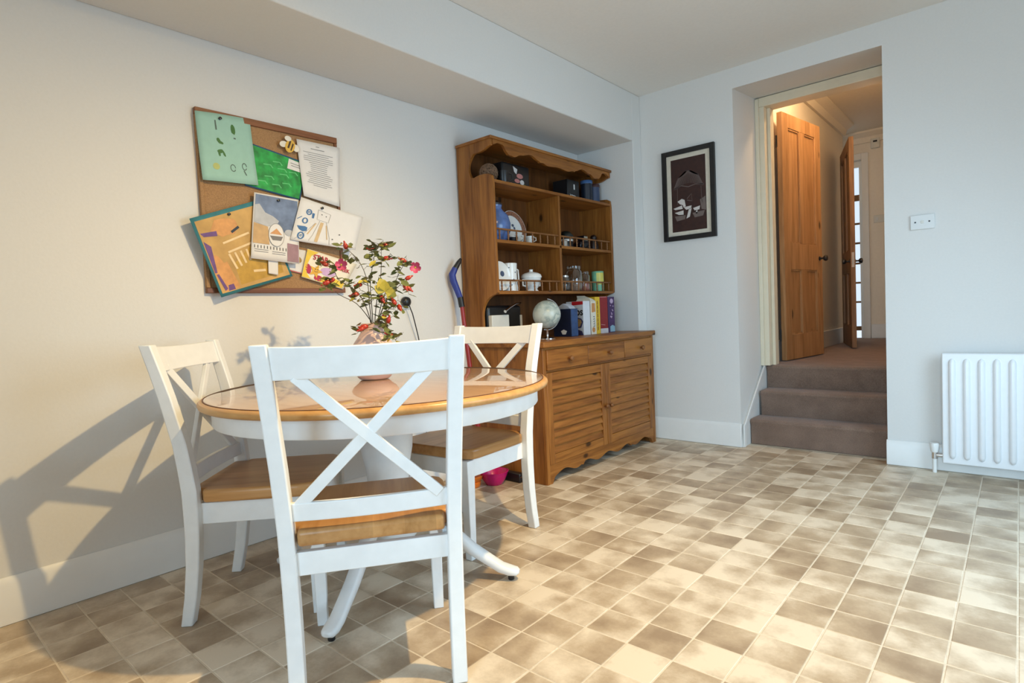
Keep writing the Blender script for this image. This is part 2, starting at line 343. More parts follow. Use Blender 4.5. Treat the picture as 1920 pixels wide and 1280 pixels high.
fr = thing('trim_2', 'cream painted door frame at the top of the steps', 'door frame', (1.64, .5, LZ)); fr['kind'] = 'structure'
MB().box(1.2, 1.262, .455, .599, LZ, 2.44).build('jamb', M['creampaint'], fr, bevel=.004)
MB().box(1.2, 1.228, .440, .4549, LZ, 2.50).build('architrave', M['creampaint'], fr, bevel=.004)
MB().box(1.262, 1.285, .52, .599, LZ, 2.44).build('door_stop', M['creampaint'], fr, bevel=.003)
MB().box(2.005, 2.07, .455, .599, LZ, 2.44).build('jamb', M['creampaint'], fr, bevel=.004)
MB().box(1.2, 2.07, .455, .599, 2.44, 2.508).build('head', M['creampaint'], fr, bevel=.004)
struct('floor_hall', MB().box(.3, 2.6, .6, 3.95, LZ-.1, LZ), M['carpet'], 'brown carpet of the hall beyond the steps', 'floor')
struct('wall_hall_left', MB().box(1.05, 1.2, .5, 3.32, LZ, 2.95), M['hall'], 'cream hall wall behind the open pine door', 'wall')
struct('wall_hall_right', MB().box(2.25, 2.4, .6, 4, LZ, 2.95).box(2.07, 2.4, .5, .6, LZ, 2.95).box(1.2, 2.07, .5, .6, 2.508, 2.95), M['hall'], 'cream hall wall on the right of the passage', 'wall')
struct('wall_hall_end', MB().box(1.285, 2.4, 3.85, 4.0, LZ, 2.95).box(.3, 1.285, 3.85, 4.0, 2.62, 2.95).box(.3, .5, 3.85, 4.0, LZ, 2.62), M['hall'], 'cream end wall of the hall with the glazed door', 'wall')
struct('wall_hall_lobby', MB().box(.3, .45, 3.1, 4, LZ, 2.95).box(.45, 1.05, 3.1, 3.3, LZ, 2.95), M['hall'], 'shaded lobby wall behind the dark door', 'wall')
struct('ceiling_hall', MB().box(.3, 2.4, .5, 4, 2.92, 3.02), M['hall'], 'cream ceiling of the hall', 'ceiling')
struct('trim_3', MB().prism([(1.2, 2.80), (1.225, 2.80), (1.245, 2.86), (1.31, 2.90), (1.31, 2.92), (1.2, 2.92)], 1, .6, 3.32).prism([(3.85, 2.80), (3.825, 2.80), (3.805, 2.86), (3.74, 2.90), (3.74, 2.92), (3.85, 2.92)], 0, .45, 2.25), M['hall'], 'plaster coving along the hall ceiling', 'coving')
skirting('baseboard_hall_end', 'white skirting on the end wall of the hall', MB().box(1.36, 2.25, 3.832, 3.85, LZ, LZ+.165))
skirting('baseboard_hall_left', 'white skirting on the hall wall behind the doors', MB().box(1.2, 1.218, .62, 3.32, LZ, LZ+.165))
struct('trim_4', MB().box(1.285, 1.355, 3.825, 3.85, LZ, 2.69).box(.5, 1.285, 3.825, 3.85, 2.62, 2.69), M['trim'], 'white architrave around the glazed hall door', 'trim', bevel=.004)
light('hall_light', 'POINT', (1.70, 1.0, 2.80), 17, (1, .70, .40), shadow_soft_size=.05)
hl = thing('hall_lamp', 'small round ceiling lamp in the hall', 'lamp', (1.70, 1.0, 2.9)); MB().lathe([(.001, 2.87), (.06, 2.875), (.08, 2.9), (.08, 2.92)], (1.70, 1.0, 0)).build('lamp_shade', M['cream'], hl, True)

def panel_door(name, label, hinge, ang, width, h, mat, knob_side=1, off=.0):
    # local: x from hinge to free edge, y thickness, z up
    d = thing(name, label, 'door', (hinge[0], hinge[1], LZ+.008), rz=ang, local=True); d['kind'] = 'structure'
    t = .02; sw = .105; mid = width/2
    zs = [(.0, .20), (.72, .93), (h-.11, h)]
    for x0, x1 in ((0, sw), (width-sw, width)):
        MB().box(x0, x1, -t, t, 0, h).build('stile', mat, d, bevel=.002)
    for z0, z1 in zs: MB().box(sw, width-sw, -t, t, z0, z1).build('rail', mat, d, bevel=.002)
    for z0, z1 in ((.20, .72), (.93, h-.11)):
        MB().box(mid-.05, mid+.05, -t, t, z0, z1).build('muntin', mat, d, bevel=.002)
        for x0, x1 in ((sw, mid-.05), (mid+.05, width-sw)):
            p = MB().box(x0-.004, x1+.004, -.007, .007, z0-.004, z1+.004).build('panel', mat, d)
            f = MB()
            for s in (-1, 1):
                for (a0, a1, b0, b1) in ((x0, x0+.012, z0, z1), (x1-.012, x1, z0, z1), (x0, x1, z0, z0+.012), (x0, x1, z1-.012, z1)):
                    f.box(a0, a1, min(s*.007, s*.015), max(s*.007, s*.015), b0, b1)
            f.build('moulding', mat, p)
    for s in (-1, 1):
        prof = [(.018, 0), (.018, .006), (.008, .01), (.008, .03), (.02, .038), (.026, .05), (.022, .062), (.002, .068)]
        k = MB().lathe(prof, (0, 0, 0), 16)
        k.v = [(width-.055+p[0], s*(t+p[2]), .82+p[1]) for p in k.v]
        k.build('knob', M['black'], d, True)
    for z in (.2, h-.22): MB().tube([(0, t+.004, z-.045), (0, t+.004, z+.045)], .007).build('hinge', M['black'], d, True)
    MB().box(width-.003, width+.002, -.011, .011, .76, .90).build('latch_plate', M['chrome'], d)
    return d
panel_door('door_1', 'stripped pine panelled door standing open at the top of the steps', (1.265, .80), math.atan2(.68, .105), .70, 1.94, M['door'])
panel_door('door_2', 'dark pine door seen edge-on further down the hall', (1.262, 2.96), math.atan2(-.79, .235), .82, 1.97, M['door2'])
g = thing('door_3', 'glazed white hall door with bright small panes', 'door', (.9, 3.93, LZ)); g['kind'] = 'structure'
MB().box(.5, .57, 3.91, 3.95, LZ, 2.62).box(1.245, 1.285, 3.91, 3.95, LZ, 2.62).box(.57, 1.245, 3.91, 3.95, 2.55, 2.62).build('frame', M['trim'], g)
for z in (.62, .95, 1.18, 1.41, 1.65, 1.88, 2.16): MB().box(.57, 1.245, 3.915, 3.945, z, z+(.05 if z < .7 else .07 if z > 2 else .022)).build('glazing_bar', M['door2'], g)
for z0, z1 in ((.67, .95), (.972, 1.18), (1.202, 1.41), (1.432, 1.65), (1.672, 1.88), (1.902, 2.16), (2.23, 2.55)): MB().box(.57, 1.245, 3.928, 3.932, z0, z1).build('pane', M['pane'], g)
al = thing('alarm_box', 'small cream alarm box high on the hall end wall', 'alarm box', (1.43, 3.85, 2.72))
MB().box(1.385, 1.475, 3.81, 3.85, 2.72, 2.83).build('case', M['cream'], al, bevel=.006); MB().box(1.41, 1.45, 3.806, 3.811, 2.785, 2.805).build('display', M['black'], al)
s2 = thing('hall_switch', 'cream double light switch on the hall end wall', 'switch', (1.47, 3.85, 1.87))
MB().box(1.40, 1.54, 3.838, 3.85, 1.87, 1.955).build('plate', M['cream'], s2, bevel=.003)
for x in (1.435, 1.505): MB().box(x-.012, x+.012, 3.832, 3.838, 1.895, 1.93).build('rocker', M['switch'], s2)

# wall fittings on the back wall
sp = thing('blank_plate', 'white blank plate screwed to the wall above the radiator', 'wall plate', (2.255, 0, 1.38))
MB().box(2.197, 2.313, -.011, 0, 1.378, 1.462).build('plate', M['switch'], sp, bevel=.004)
for x in (2.222, 2.288): MB().lathe([(.0045, 0), (.0045, .003), (.001, .0035)], (0, 0, 0), 10).build('screw', M['black'], sp).data.transform(Matrix.Translation((x-2.255, -.0095, 1.42-1.38)) @ Matrix.Rotation(R(90), 4, 'X') @ Matrix.Translation((2.255, 0, 1.38)))
MB().box(2.248, 2.262, -.0135, -.0105, 1.412, 1.428).build('emblem', M['cream'], sp, bevel=.001)
# radiator
ra = thing('radiator', 'white fluted panel radiator on the back wall', 'radiator', (2.75, -.06, .06))
rx0, rx1, rz0, rz1 = 2.343, 3.20, .062, .678
MB().box(rx0, rx1, -.095, -.045, rz0, rz1).build('panel', M['radiator'], ra, bevel=.006, seg=3)
for k in range(13):
    x = rx0+.046+k*.0632; rings = []
    for zz, w in ((.03, .004), (.037, .012), (.052, .0165), (.564, .0165), (.579, .012), (.586, .004)):
        rings.append([(x+w*math.cos(a), -.0948-.016*(w/.0165)*max(0, math.sin(a)), rz0+zz) for a in [math.pi*i/8 for i in range(9)]])
    MB().loft(rings, closed=False, cap=False).build('flute', M['radiator'], ra, True)
for x in (2.55, 2.98): MB().box(x-.015, x+.015, -.046, -.001, .2, .6).build('bracket', M['radiator'], ra)
v = thing('radiator_valve', 'chrome radiator valve on a white pipe beside the radiator', 'valve', (2.305, -.07, 0))
MB().tube([(2.305, -.07, .0), (2.305, -.07, .085)], .0105, 12).build('pipe', M['trim'], v, True)
MB().tube([(2.305, -.07, .08), (2.305, -.07, .118)], .015, 12).tube([(2.305, -.07, .100), (2.345, -.07, .100)], .0115, 12).build('valve_body', M['chrome'], v, True)
MB().lathe([(.017, .116), (.019, .125), (.023, .16), (.020, .168), (.001, .169)], (2.305, -.07, 0), 16).build('cap', M['trim'], v, True)

# framed picture
pf = thing('framed_picture', 'black framed dark brown print with white mount on the back wall', 'picture', (.875, 0, 1.48), rz=0)
px0, px1, pz0, pz1 = .675, 1.072, 1.485, 2.138
for (a0, a1, b0, b1) in ((px0, px0+.034, pz0, pz1), (px1-.034, px1, pz0, pz1), (px0+.034, px1-.034, pz0, pz0+.034), (px0+.034, px1-.034, pz1-.034, pz1)):
    MB().box(a0, a1, -.026, -.002, b0, b1).build('frame_rail', M['blackmat'], pf, bevel=.002)
MB().box(px0+.03, px1-.03, -.012, -.004, pz0+.03, pz1-.03).build('mount', plain('picture_mount', (.66, .60, .49, 1), .8), pf)
ax0, ax1, az0, az1 = .742, 1.003, 1.548, 2.072
art = MB().box(ax0, ax1, -.0128, -.0118, az0, az1).build('print', plain('print_brown', (.036, .0105, .0065, 1), .6, var=.25, scale=40), pf)
def strokes(name, mat, parent, lines, fn, w):
    # ribbons along uv polylines; fn maps (u, v) to a point
    mb = MB()
    for ln in lines:
        ww = w
        if isinstance(ln, tuple) and isinstance(ln[0], (int, float)): ww, ln = ln
        L2 = [ln[0]]
        for p, q in zip(ln, ln[1:]):
            k = max(1, int(math.hypot(q[0]-p[0], q[1]-p[1])/.06))
            L2 += [(p[0]+(q[0]-p[0])*(i+1)/k, p[1]+(q[1]-p[1])*(i+1)/k) for i in range(k)]
        ln = L2; n = len(ln); vs = []
        if n < 2: continue
        for i, (a, b) in enumerate(ln):
            t = Vector((ln[min(i+1, n-1)][0]-ln[max(i-1, 0)][0], ln[min(i+1, n-1)][1]-ln[max(i-1, 0)][1]))
            if t.length < 1e-6: t = Vector((1, 0))
            t.normalize(); p = Vector((-t.y, t.x))*ww/2
            vs += [fn(a+p.x, b+p.y), fn(a-p.x, b-p.y)]
        mb.add(vs, [(2*i, 2*i+1, 2*i+3, 2*i+2) for i in range(n-1)])
    o = mb.build(name, mat, parent)
    if len(lines) > 1: o['kind'] = 'stuff'
    return o
def blob(cx, cy, rx, ry, n=14, a=0, jit=0):
    return [(cx+(rx*math.cos(t)*math.cos(a)-ry*math.sin(t)*math.sin(a))*(1+rnd.uniform(-jit, jit)), cy+(rx*math.cos(t)*math.sin(a)+ry*math.sin(t)*math.cos(a))*(1+rnd.uniform(-jit, jit))) for t in [2*math.pi*i/n for i in range(n)]]
def patches(name, mat, parent, polys, fn):
    import bmesh
    mb = MB()
    for p in polys:
        bm = bmesh.new(); f_ = bm.faces.new([bm.verts.new((a, b, 0)) for a, b in p])
        bmesh.ops.triangulate(bm, faces=[f_])
        for _ in range(5):
            lng = [e for e in bm.edges if e.calc_length() > .09]
            if not lng: break
            bmesh.ops.subdivide_edges(bm, edges=lng, cuts=1); bmesh.ops.triangulate(bm, faces=bm.faces[:])
        bm.verts.index_update()
        mb.add([fn(v.co.x, v.co.y) for v in bm.verts], [tuple(v.index for v in f.verts) for f in bm.faces]); bm.free()
    o = mb.build(name, mat, parent)
    if len(polys) > 1: o['kind'] = 'stuff'
    return o
fa = lambda u, v: (ax0+u*(ax1-ax0), -.0131, az0+v*(az1-az0))
gl = []
for k in range(26):
    a = -1.15+2.3*k/25; gl.append([(.5+.1*math.sin(a), .80+.02*math.cos(a)), (.5+.32*math.sin(a), .74+.02*math.cos(a*1.3)), (.5+.47*math.sin(a), .62+.03*math.cos(a*3))])
gl += [[(.07, .60), (.3, .63), (.5, .60), (.7, .62), (.95, .60)], [(.18, .60), (.17, .38)], [(.86, .58), (.88, .36)], [(.45, .44), (.58, .5), (.6, .40), (.45, .42)]]
strokes('sketch_lines', plain('print_grey', (.12, .085, .075, 1), .7), art, gl, fa, .012)
patches('sketch_shapes', plain('print_white', (.62, .58, .54, 1), .7), art,
        [[(.17, .42), (.30, .45), (.33, .36), (.24, .38)], [(.30, .45), (.38, .43), (.41, .34), (.34, .33)], [(.04, .33), (.30, .36), (.32, .31), (.10, .31)], [(.08, .27), (.34, .29), (.34, .23), (.2, .235)],
         [(.35, .33), (.58, .34), (.56, .30), (.42, .29)], [(.50, .30), (.58, .31), (.52, .19), (.42, .17)], [(.62, .30), (.82, .32), (.80, .27), (.66, .265)], [(.70, .25), (.74, .27), (.74, .22), (.69, .22)]], fa)
patches('sketch_bowls', plain('print_mid', (.16, .12, .105, 1), .7), art, [[(.08, .22), (.4, .22), (.38, .165), (.14, .15)], [(.6, .235), (.95, .25), (.9, .18), (.66, .17)], [(.82, .40), (.98, .44), (.99, .25), (.86, .27)]], fa)

# ------------------------------------------------------------------ pinboard and papers
BX = .0
pb = thing('pinboard', 'wooden framed cork pinboard on the left wall', 'pinboard', (0, -2.69, 1.155))
MB().box(0, .014, -3.03, -2.352, 1.16, 1.942).build('cork_panel', M['cork'], pb)
MB().box(0, .024, -3.034, -2.348, 1.918, 1.948).build('frame_rail', M['boardframe'], pb, bevel=.002)
MB().box(0, .024, -3.034, -2.348, 1.152, 1.175).build('frame_rail', M['boardframe'], pb, bevel=.002)
MB().box(0, .022, -3.034, -3.018, 1.175, 1.918).build('frame_stile', M['cork'], pb, bevel=.002)
MB().box(0, .022, -2.364, -2.348, 1.175, 1.918).build('frame_stile', M['boardframe'], pb, bevel=.002)
def paper(name, label, cat, c, x, mat, curl=.01, cf=None):
    # c: TL, TR, BR, BL as (Y, z)
    loc = (x, sum(q[0] for q in c)/4, min(q[1] for q in c))
    o = thing(name, label, cat, loc, 'papers on the pinboard')
    cf = cf or (lambda u, v: curl*((1-v)**2))
    def fn(u, v, lift=.0007):
        u_, v_ = u, 1-v
        y = (1-v_)*((1-u_)*c[0][0]+u_*c[1][0])+v_*((1-u_)*c[3][0]+u_*c[2][0])
        z = (1-v_)*((1-u_)*c[0][1]+u_*c[1][1])+v_*((1-u_)*c[3][1]+u_*c[2][1])
        return (x+cf(min(max(u, 0), 1), min(max(v, 0), 1))+(lift+.0009 if lift else 0), y, z)
    n = 10; mb = MB()
    vsx = [fn(i/n, j/n, 0) for j in range(n+1) for i in range(n+1)]
    mb.add(vsx, [(j*(n+1)+i, j*(n+1)+i+1, (j+1)*(n+1)+i+1, (j+1)*(n+1)+i) for j in range(n) for i in range(n)])
    s = mb.build('sheet', mat, o, True)
    md = s.modifiers.new('thick', 'SOLIDIFY'); md.thickness = .0007; md.offset = -1
    return o, s, fn
def pin(o, fn, u, v, col):
    p = fn(u, v, .001); q = MB().lathe([(.006, .0), (.005, .004), (.0065, .008), (.002, .0095)], (0, 0, 0), 10)
    q.v = [(p[0]+a[2], p[1]+a[0], p[2]+a[1]) for a in q.v]; q.build('drawing_pin', col, o, True)
BLK = plain('pencil_grey', (.10, .10, .10, 1), .8)
mint, sh, f = paper('mint_drawing', 'pale mint sheet with small green doodles, top left of the pinboard', 'drawing', [(-3.037, 1.928), (-2.799, 1.946), (-2.783, 1.645), (-3.028, 1.635)], .027, solid('mint_paper', 158, 198, 184, .85, .03), .012, cf=lambda u, v: .012*(1-v)**2+.004*math.sin(u*5))
patches('doodle', solid('doodle_green', 62, 110, 52), sh, [blob(.645, .80, .045, .075, 10, .1, .15), blob(.36, .60, .05, .03, 9, -.9, .2), blob(.40, .575, .04, .02, 8, -.2, .2), blob(.37, .45, .06, .028, 9, .1, .2), blob(.34, .41, .02, .04, 8, .3, .2), blob(.43, .41, .02, .045, 8, .5, .2)], f)
strokes('pencil_marks', solid('doodle_grey', 84, 104, 96), sh, [(.025, [(.33, .9), (.335, .76)]), (.012, blob(.56, .22, .045, .05)), (.014, blob(.78, .26, .04, .05)), (.02, [(.76, .2), (.8, .13)]), (.02, [(.64, .67), (.68, .665)])], f, .02)
patches('yellow_mark', solid('doodle_yellow', 176, 184, 112), sh, [blob(.26, .22, .06, .05, 12)], f)
pin(mint, f, .42, .93, M['black'])
grn, sh, f = paper('green_painting', 'bright green painted sheet with blue edges and a small white tag', 'painting', [(-2.80, 1.838), (-2.52, 1.792), (-2.572, 1.603), (-2.84, 1.640)], .019, solid('blue_border_paper', 52, 92, 128, .8), .003)
gm = plain('green_paint', srgb(30, 150, 66), .6, var=.45, scale=26)
patches('paint', gm, sh, [[(.02, .03), (.97, .03), (.975, .96), (.02, .97)]], f)
strokes('pale_strokes', solid('pale_green_paint', 96, 196, 120), sh, [(.022, [(x_, y_), (x_+.12, y_+.03), (x_+.17, y_-.03)]) for x_, y_ in ((.25, .62), (.4, .75), (.55, .5), (.3, .35), (.62, .3), (.2, .2), (.7, .62), (.45, .2), (.5, .62))], lambda a, b: f(a, b, .0012), .02)
patches('white_tag', M['paper'], sh, [[(.66, .95), (.98, .93), (.97, .70), (.66, .70)]], lambda a, b: f(a, b, .0016))
strokes('tag_writing', BLK, sh, [(.012, [(.7, .86), (.92, .85)]), (.012, [(.72, .8), (.9, .8)])], lambda a, b: f(a, b, .0022), .01)
let, sh, f = paper('typed_letter', 'white sheet of small centred type, right edge of the pinboard', 'letter', [(-2.574, 1.899), (-2.335, 1.899), (-2.36, 1.593), (-2.558, 1.625)], .026, M['paper'], .008)
tl = [(.012, [(.42, .93), (.5, .93)]), (.012, [(.3, .88), (.62, .88)])]
for k in range(17): w = .16+.2*rnd.random(); v_ = .81-.035*k; tl.append((.008, [(.47-w, v_), (.47+w, v_)]))
strokes('type_lines', plain('type_grey', (.30, .29, .29, 1), .8), sh, tl, f, .01)
cas, sh, f = paper('orange_painting', 'ochre and orange painting with a teal border, hanging off the lower left', 'painting', [(-3.099, 1.461), (-2.777, 1.583), (-2.64, 1.232), (-2.989, 1.131)], .030, solid('teal_border_paper', 62, 128, 138, .85), .012, cf=lambda u, v: .022*(1-u)**2+.004*v)
patches('paint', plain('ochre_paint', srgb(196, 158, 98), .8, var=.22, scale=9), sh, [[(.03+.0*i, .04) for i in range(1)]+[(.97, .03), (.97, .95), (.04, .95)]], f)
patches('ochre_patch', solid('ochre_gold', 190, 150, 62, var=.15), sh, [[(.3, .08), (.9, .08), (.95, .45), (.6, .5), (.32, .35)]], lambda a, b: f(a, b, .001))
patches('orange_patch', solid('orange_paint', 208, 150, 90, var=.15), sh, [blob(.38, .80, .17, .11, 12, 0, .15), blob(.12, .32, .09, .2, 12, .1, .1), [(.08, .05), (.28, .06), (.24, .4), (.1, .38)]], lambda a, b: f(a, b, .0013))
patches('purple_patch', solid('purple_paint', 104, 72, 128, var=.15), sh, [[(.05, .8), (.26, .78), (.25, .72), (.08, .75)], [(.05, .7), (.12, .62), (.07, .3), (.04, .3)], [(.12, .05), (.21, .05), (.21, .12), (.14, .12)], [(.05, .28), (.08, .28), (.12, .08), (.08, .06)]], lambda a, b: f(a, b, .0016))
strokes('pale_strokes', solid('cream_paint', 232, 204, 158), sh, [(.025, [(.28, .62), (.66, .66)]), (.025, [(.3, .50), (.68, .54)])]+[(.028, [(.30+.08*i, .48), (.33+.07*i, .28+.02*i)]) for i in range(5)]+[(.03, [(.52, .2), (.68, .17)])], lambda a, b: f(a, b, .0018), .025)
strokes('black_mark', M['black'], sh, [(.03, [(.44, .72), (.56, .76)])], lambda a, b: f(a, b, .002), .03)
pin(cas, f, .5, .93, M['black'])
sky, sh, f = paper('sky_worksheet', 'worksheet with a printed blue cloudy sky and sand picture', 'worksheet', [(-2.81, 1.609), (-2.594, 1.6), (-2.615, 1.289), (-2.849, 1.307)], .046, M['paper'], .008)
patches('sky_print', plain('sky_print', srgb(116, 132, 160), .8, var=.35, scale=14), sh, [[(.03, .98), (.97, .97), (.97, .42), (.8, .45), (.62, .46), (.4, .55), (.03, .62)]], f)
patches('cloud_print', plain('cloud_print', srgb(186, 188, 192), .8, var=.14, scale=20), sh, [[(.03, .82), (.12, .84), (.25, .72), (.42, .68), (.55, .62), (.5, .53), (.25, .52), (.03, .56)], blob(.78, .46, .10, .05, 12)], lambda a, b: f(a, b, .001))
patches('sand_print', solid('sand_print', 196, 160, 112, var=.1), sh, [[(.02, .55), (.32, .51), (.36, .24), (.02, .24)]], lambda a, b: f(a, b, .0012))
patches('cutout', M['paper'], sh, [blob(.50, .40, .165, .175, 18, .2)], lambda a, b: f(a, b, .0018))
patches('ship_hull', solid('ship_grey', 118, 114, 112), sh, [[(.36, .38), (.64, .385), (.6, .32), (.42, .315)]], lambda a, b: f(a, b, .0024))
patches('ship_sail', solid('sail_orange', 206, 150, 98), sh, [[(.36, .41), (.62, .41), (.5, .50)]], lambda a, b: f(a, b, .0024))
strokes('cutout_outline', plain('outline_grey', (.25, .25, .25, 1), .8), sh, [(.008, blob(.50, .40, .165, .175, 24, .2)+[blob(.50, .40, .165, .175, 24, .2)[0]])], lambda a, b: f(a, b, .0025), .01)
strokes('pupil_figures', BLK, sh, [(.016, [(.06+.065*i, .215), (.062+.065*i, .17)]) for i in range(11)]+[(.006, [(.06, .12+.03*k), (.34, .12+.03*k)]) for k in range(2)]+[(.006, [(.42, .11+.03*k), (.7, .11+.03*k)]) for k in range(2)], f, .01)
patches('mauve_box', solid('mauve_print', 156, 122, 130, var=.12), sh, [[(.74, .30), (.985, .29), (.985, .02), (.74, .02)]], lambda a, b: f(a, b, .001))
pin(sky, f, .52, .93, M['black'])
wt, sh, f = paper('white_paper_tab', 'blank white paper tab sticking out under the sky worksheet', 'paper tab', [(-2.763, 1.32), (-2.715, 1.318), (-2.721, 1.234), (-2.767, 1.241)], .044, M['paper'], .002)
blu, sh, f = paper('pencil_drawing', 'white sheet with blue wheels and a pencilled figure on the pinboard', 'drawing', [(-2.585, 1.613), (-2.258, 1.543), (-2.316, 1.369), (-2.655, 1.403)], .056, M['paper'], .01, cf=lambda u, v: .03*u**2)
BLU = solid('drawing_blue', 66, 112, 160)
strokes('wheels', BLU, sh, [(.022, blob(.17, .72, .035, .06, 14)+[blob(.17, .72, .035, .06, 14)[0]]), (.012, blob(.17, .72, .012, .02, 10)), (.022, blob(.14, .50, .035, .06, 14)+[blob(.14, .5, .035, .06, 14)[0]]), (.024, blob(.13, .14, .042, .075, 14)+[blob(.13, .14, .042, .075, 14)[0]]), (.012, blob(.13, .14, .014, .02, 10)), (.012, [(.02, .5), (.08, .58)])], f, .02)
patches('blue_shading', BLU, sh, [[(.04, .35), (.10, .36), (.16, .37), (.2, .35), (.2, .27), (.14, .24), (.08, .28)], [(.22, .72), (.26, .72), (.26, .6), (.23, .6)]], f)
TAN = solid('drawing_tan', 206, 176, 132)
strokes('figure_outline', plain('pencil_mid', (.34, .33, .32, 1), .8), sh, [(.006, [(.30, .84), (.50, .80), (.49, .58), (.31, .60), (.30, .84)]), (.006, [(.36, .58), (.30, .2), (.26, .05)]), (.006, [(.46, .58), (.56, .2), (.58, .03)]), (.006, [(.30, .50), (.18, .22), (.05, .04)])], f, .006)
strokes('tan_shading', TAN, sh, [(.05, [(.40, .55), (.37, .05)]), (.02, [(.31, .5), (.22, .2)]), (.015, [(.47, .5), (.53, .15)])], f, .03)
strokes('pencil_dots', BLK, sh, [(.022, [(.36, .74), (.375, .745)]), (.022, [(.43, .72), (.445, .725)]), (.03, [(.69, .34), (.71, .34)]), (.025, [(.60, .18), (.62, .19)]), (.02, [(.76, .15), (.75, .08)])], f, .02)
pin(blu, f, .34, .90, M['black'])
crd, sh, f = paper('small_card', 'small white card tucked behind the star certificate', 'card', [(-2.66, 1.372), (-2.55, 1.36), (-2.55, 1.238), (-2.66, 1.26)], .018, M['paper'], .002)
patches('red_edge', solid('card_red', 186, 96, 92), sh, [[(.0, .06), (1, .02), (1, .0), (0, .0)], [(0, .98), (.6, 1), (.6, .95), (0, .93)]], f)
patches('gold_spot', solid('card_gold', 168, 140, 86), sh, [blob(.55, .56, .16, .13, 12)], f)
str_, sh, f = paper('star_certificate', 'yellow and white star of the week certificate, half hidden by the rosehips', 'certificate', [(-2.553, 1.369), (-2.275, 1.301), (-2.369, 1.169), (-2.597, 1.229)], .030, solid('certificate_cream', 236, 226, 204, .7, .02), .004)
patches('yellow_edge', solid('certificate_yellow', 232, 196, 64), sh, [[(.0, .02), (.0, .98), (.22, .98), (.10, .80), (.06, .5), (.08, .2), (.2, .02)], [(.3, .02), (.95, .02), (.95, .2), (.7, .28), (.5, .2)]], f)
patches('mauve_patch', solid('certificate_mauve', 204, 168, 206), sh, [blob(.52, .42, .17, .15, 16)], f)
patches('crimson_patch', solid('certificate_crimson', 178, 42, 74), sh, [blob(.10, .34, .06, .17, 12, .2), blob(.36, .12, .10, .10, 12)], f)
starp = [(.26+(.19 if i % 2 == 0 else .085)*math.sin(math.pi*i/5+.2)*.8, .33+(.19 if i % 2 == 0 else .085)*math.cos(math.pi*i/5+.2)*1.35) for i in range(10)]
mbs = MB().add([f(.26, .33, .002)]+[f(a, b, .002) for a, b in starp], [(0, 1+i, 1+(i+1) % 10) for i in range(10)]); mbs.build('star', solid('star_gold', 224, 170, 60), sh)
strokes('star_face', M['black'], sh, [(.02, [(.24, .38), (.245, .41)]), (.02, [(.29, .38), (.295, .41)]), (.012, [(.22, .33), (.265, .30), (.31, .33)])], lambda a, b: f(a, b, .0028), .02)
def text_mesh(name, txt, size, mat, parent, p0, xd, yd, bold=True, arc=None):
    xd = Vector(xd).normalized(); yd = Vector(yd); yd = (yd-xd*yd.dot(xd)).normalized(); zd = xd.cross(yd)
    cu_ = bpy.data.curves.new(name, 'FONT'); cu_.body = txt; cu_.size = size; cu_.extrude = .0003; cu_.offset = size*.02 if bold else 0
    to = bpy.data.objects.new(name+'_tmp', cu_); COL.objects.link(to); bpy.context.view_layer.update()
    me = bpy.data.meshes.new_from_object(to.evaluated_get(bpy.context.evaluated_depsgraph_get())); bpy.data.objects.remove(to); bpy.data.curves.remove(cu_)
    off = Vector(ORG.get(parent.name, (0, 0, 0)))
    for vv in me.vertices:
        x, y, z = vv.co
        if arc: y += arc*size*(1-((x/size-1.6)/1.6)**2)
        vv.co = Vector(p0)+xd*x+yd*y+zd*z-off
    me.materials.clear(); me.materials.append(mat); me.name = name
    o = bpy.data.objects.new(name, me); COL.objects.link(o); o.parent = parent; ORG[o.name] = tuple(off); return o
CR = solid('certificate_lettering', 176, 28, 52)
def on_paper_text(name, txt, size, u, v, arc=None, h=1.0):
    p = Vector(f(u, v, .0025)); q = Vector(f(u+.1, v, .0025)); r_ = Vector(f(u, v+.1, .0025)); return text_mesh(name, txt, size, CR, sh, p, q-p, r_-p, arc=arc)
on_paper_text('lettering', 'STAR', .036, .14, .70, .12)
on_paper_text('lettering', 'of the WEEK', .027, .40, .60)
bee = thing('bee_cutout', 'yellow and white cut-out paper bee pinned beside the letter', 'paper cut-out', (.04, -2.625, 1.81), 'papers on the pinboard')
fb = lambda a, b, x=.040: (x, -2.672+a*.1, 1.808+b*.09)
bo = lambda nm, mt, polys, x0=.038, x1=.0392: [MB().prism([fb(a, b)[1:] for a, b in p], 0, x0, x1).build(nm, mt, bee) for p in polys]
bo('wing', solid('bee_white', 228, 222, 208), [blob(.22, .55, .2, .16, 14, .4), blob(.85, .45, .16, .2, 14, .2)])
bo('body', solid('bee_yellow', 222, 178, 74), [blob(.55, .5, .24, .36, 16, -.35)], .0392, .0402)
bo('head', solid('bee_white', 228, 222, 208), [blob(.46, .88, .17, .14, 14)], .0402, .0412)
bo('stripe', solid('bee_brown', 70, 48, 22), [[(.40, .40), (.48, .36), (.62, .76), (.54, .8)], [(.54, .28), (.6, .26), (.74, .62), (.68, .68)]], .0402, .0408)

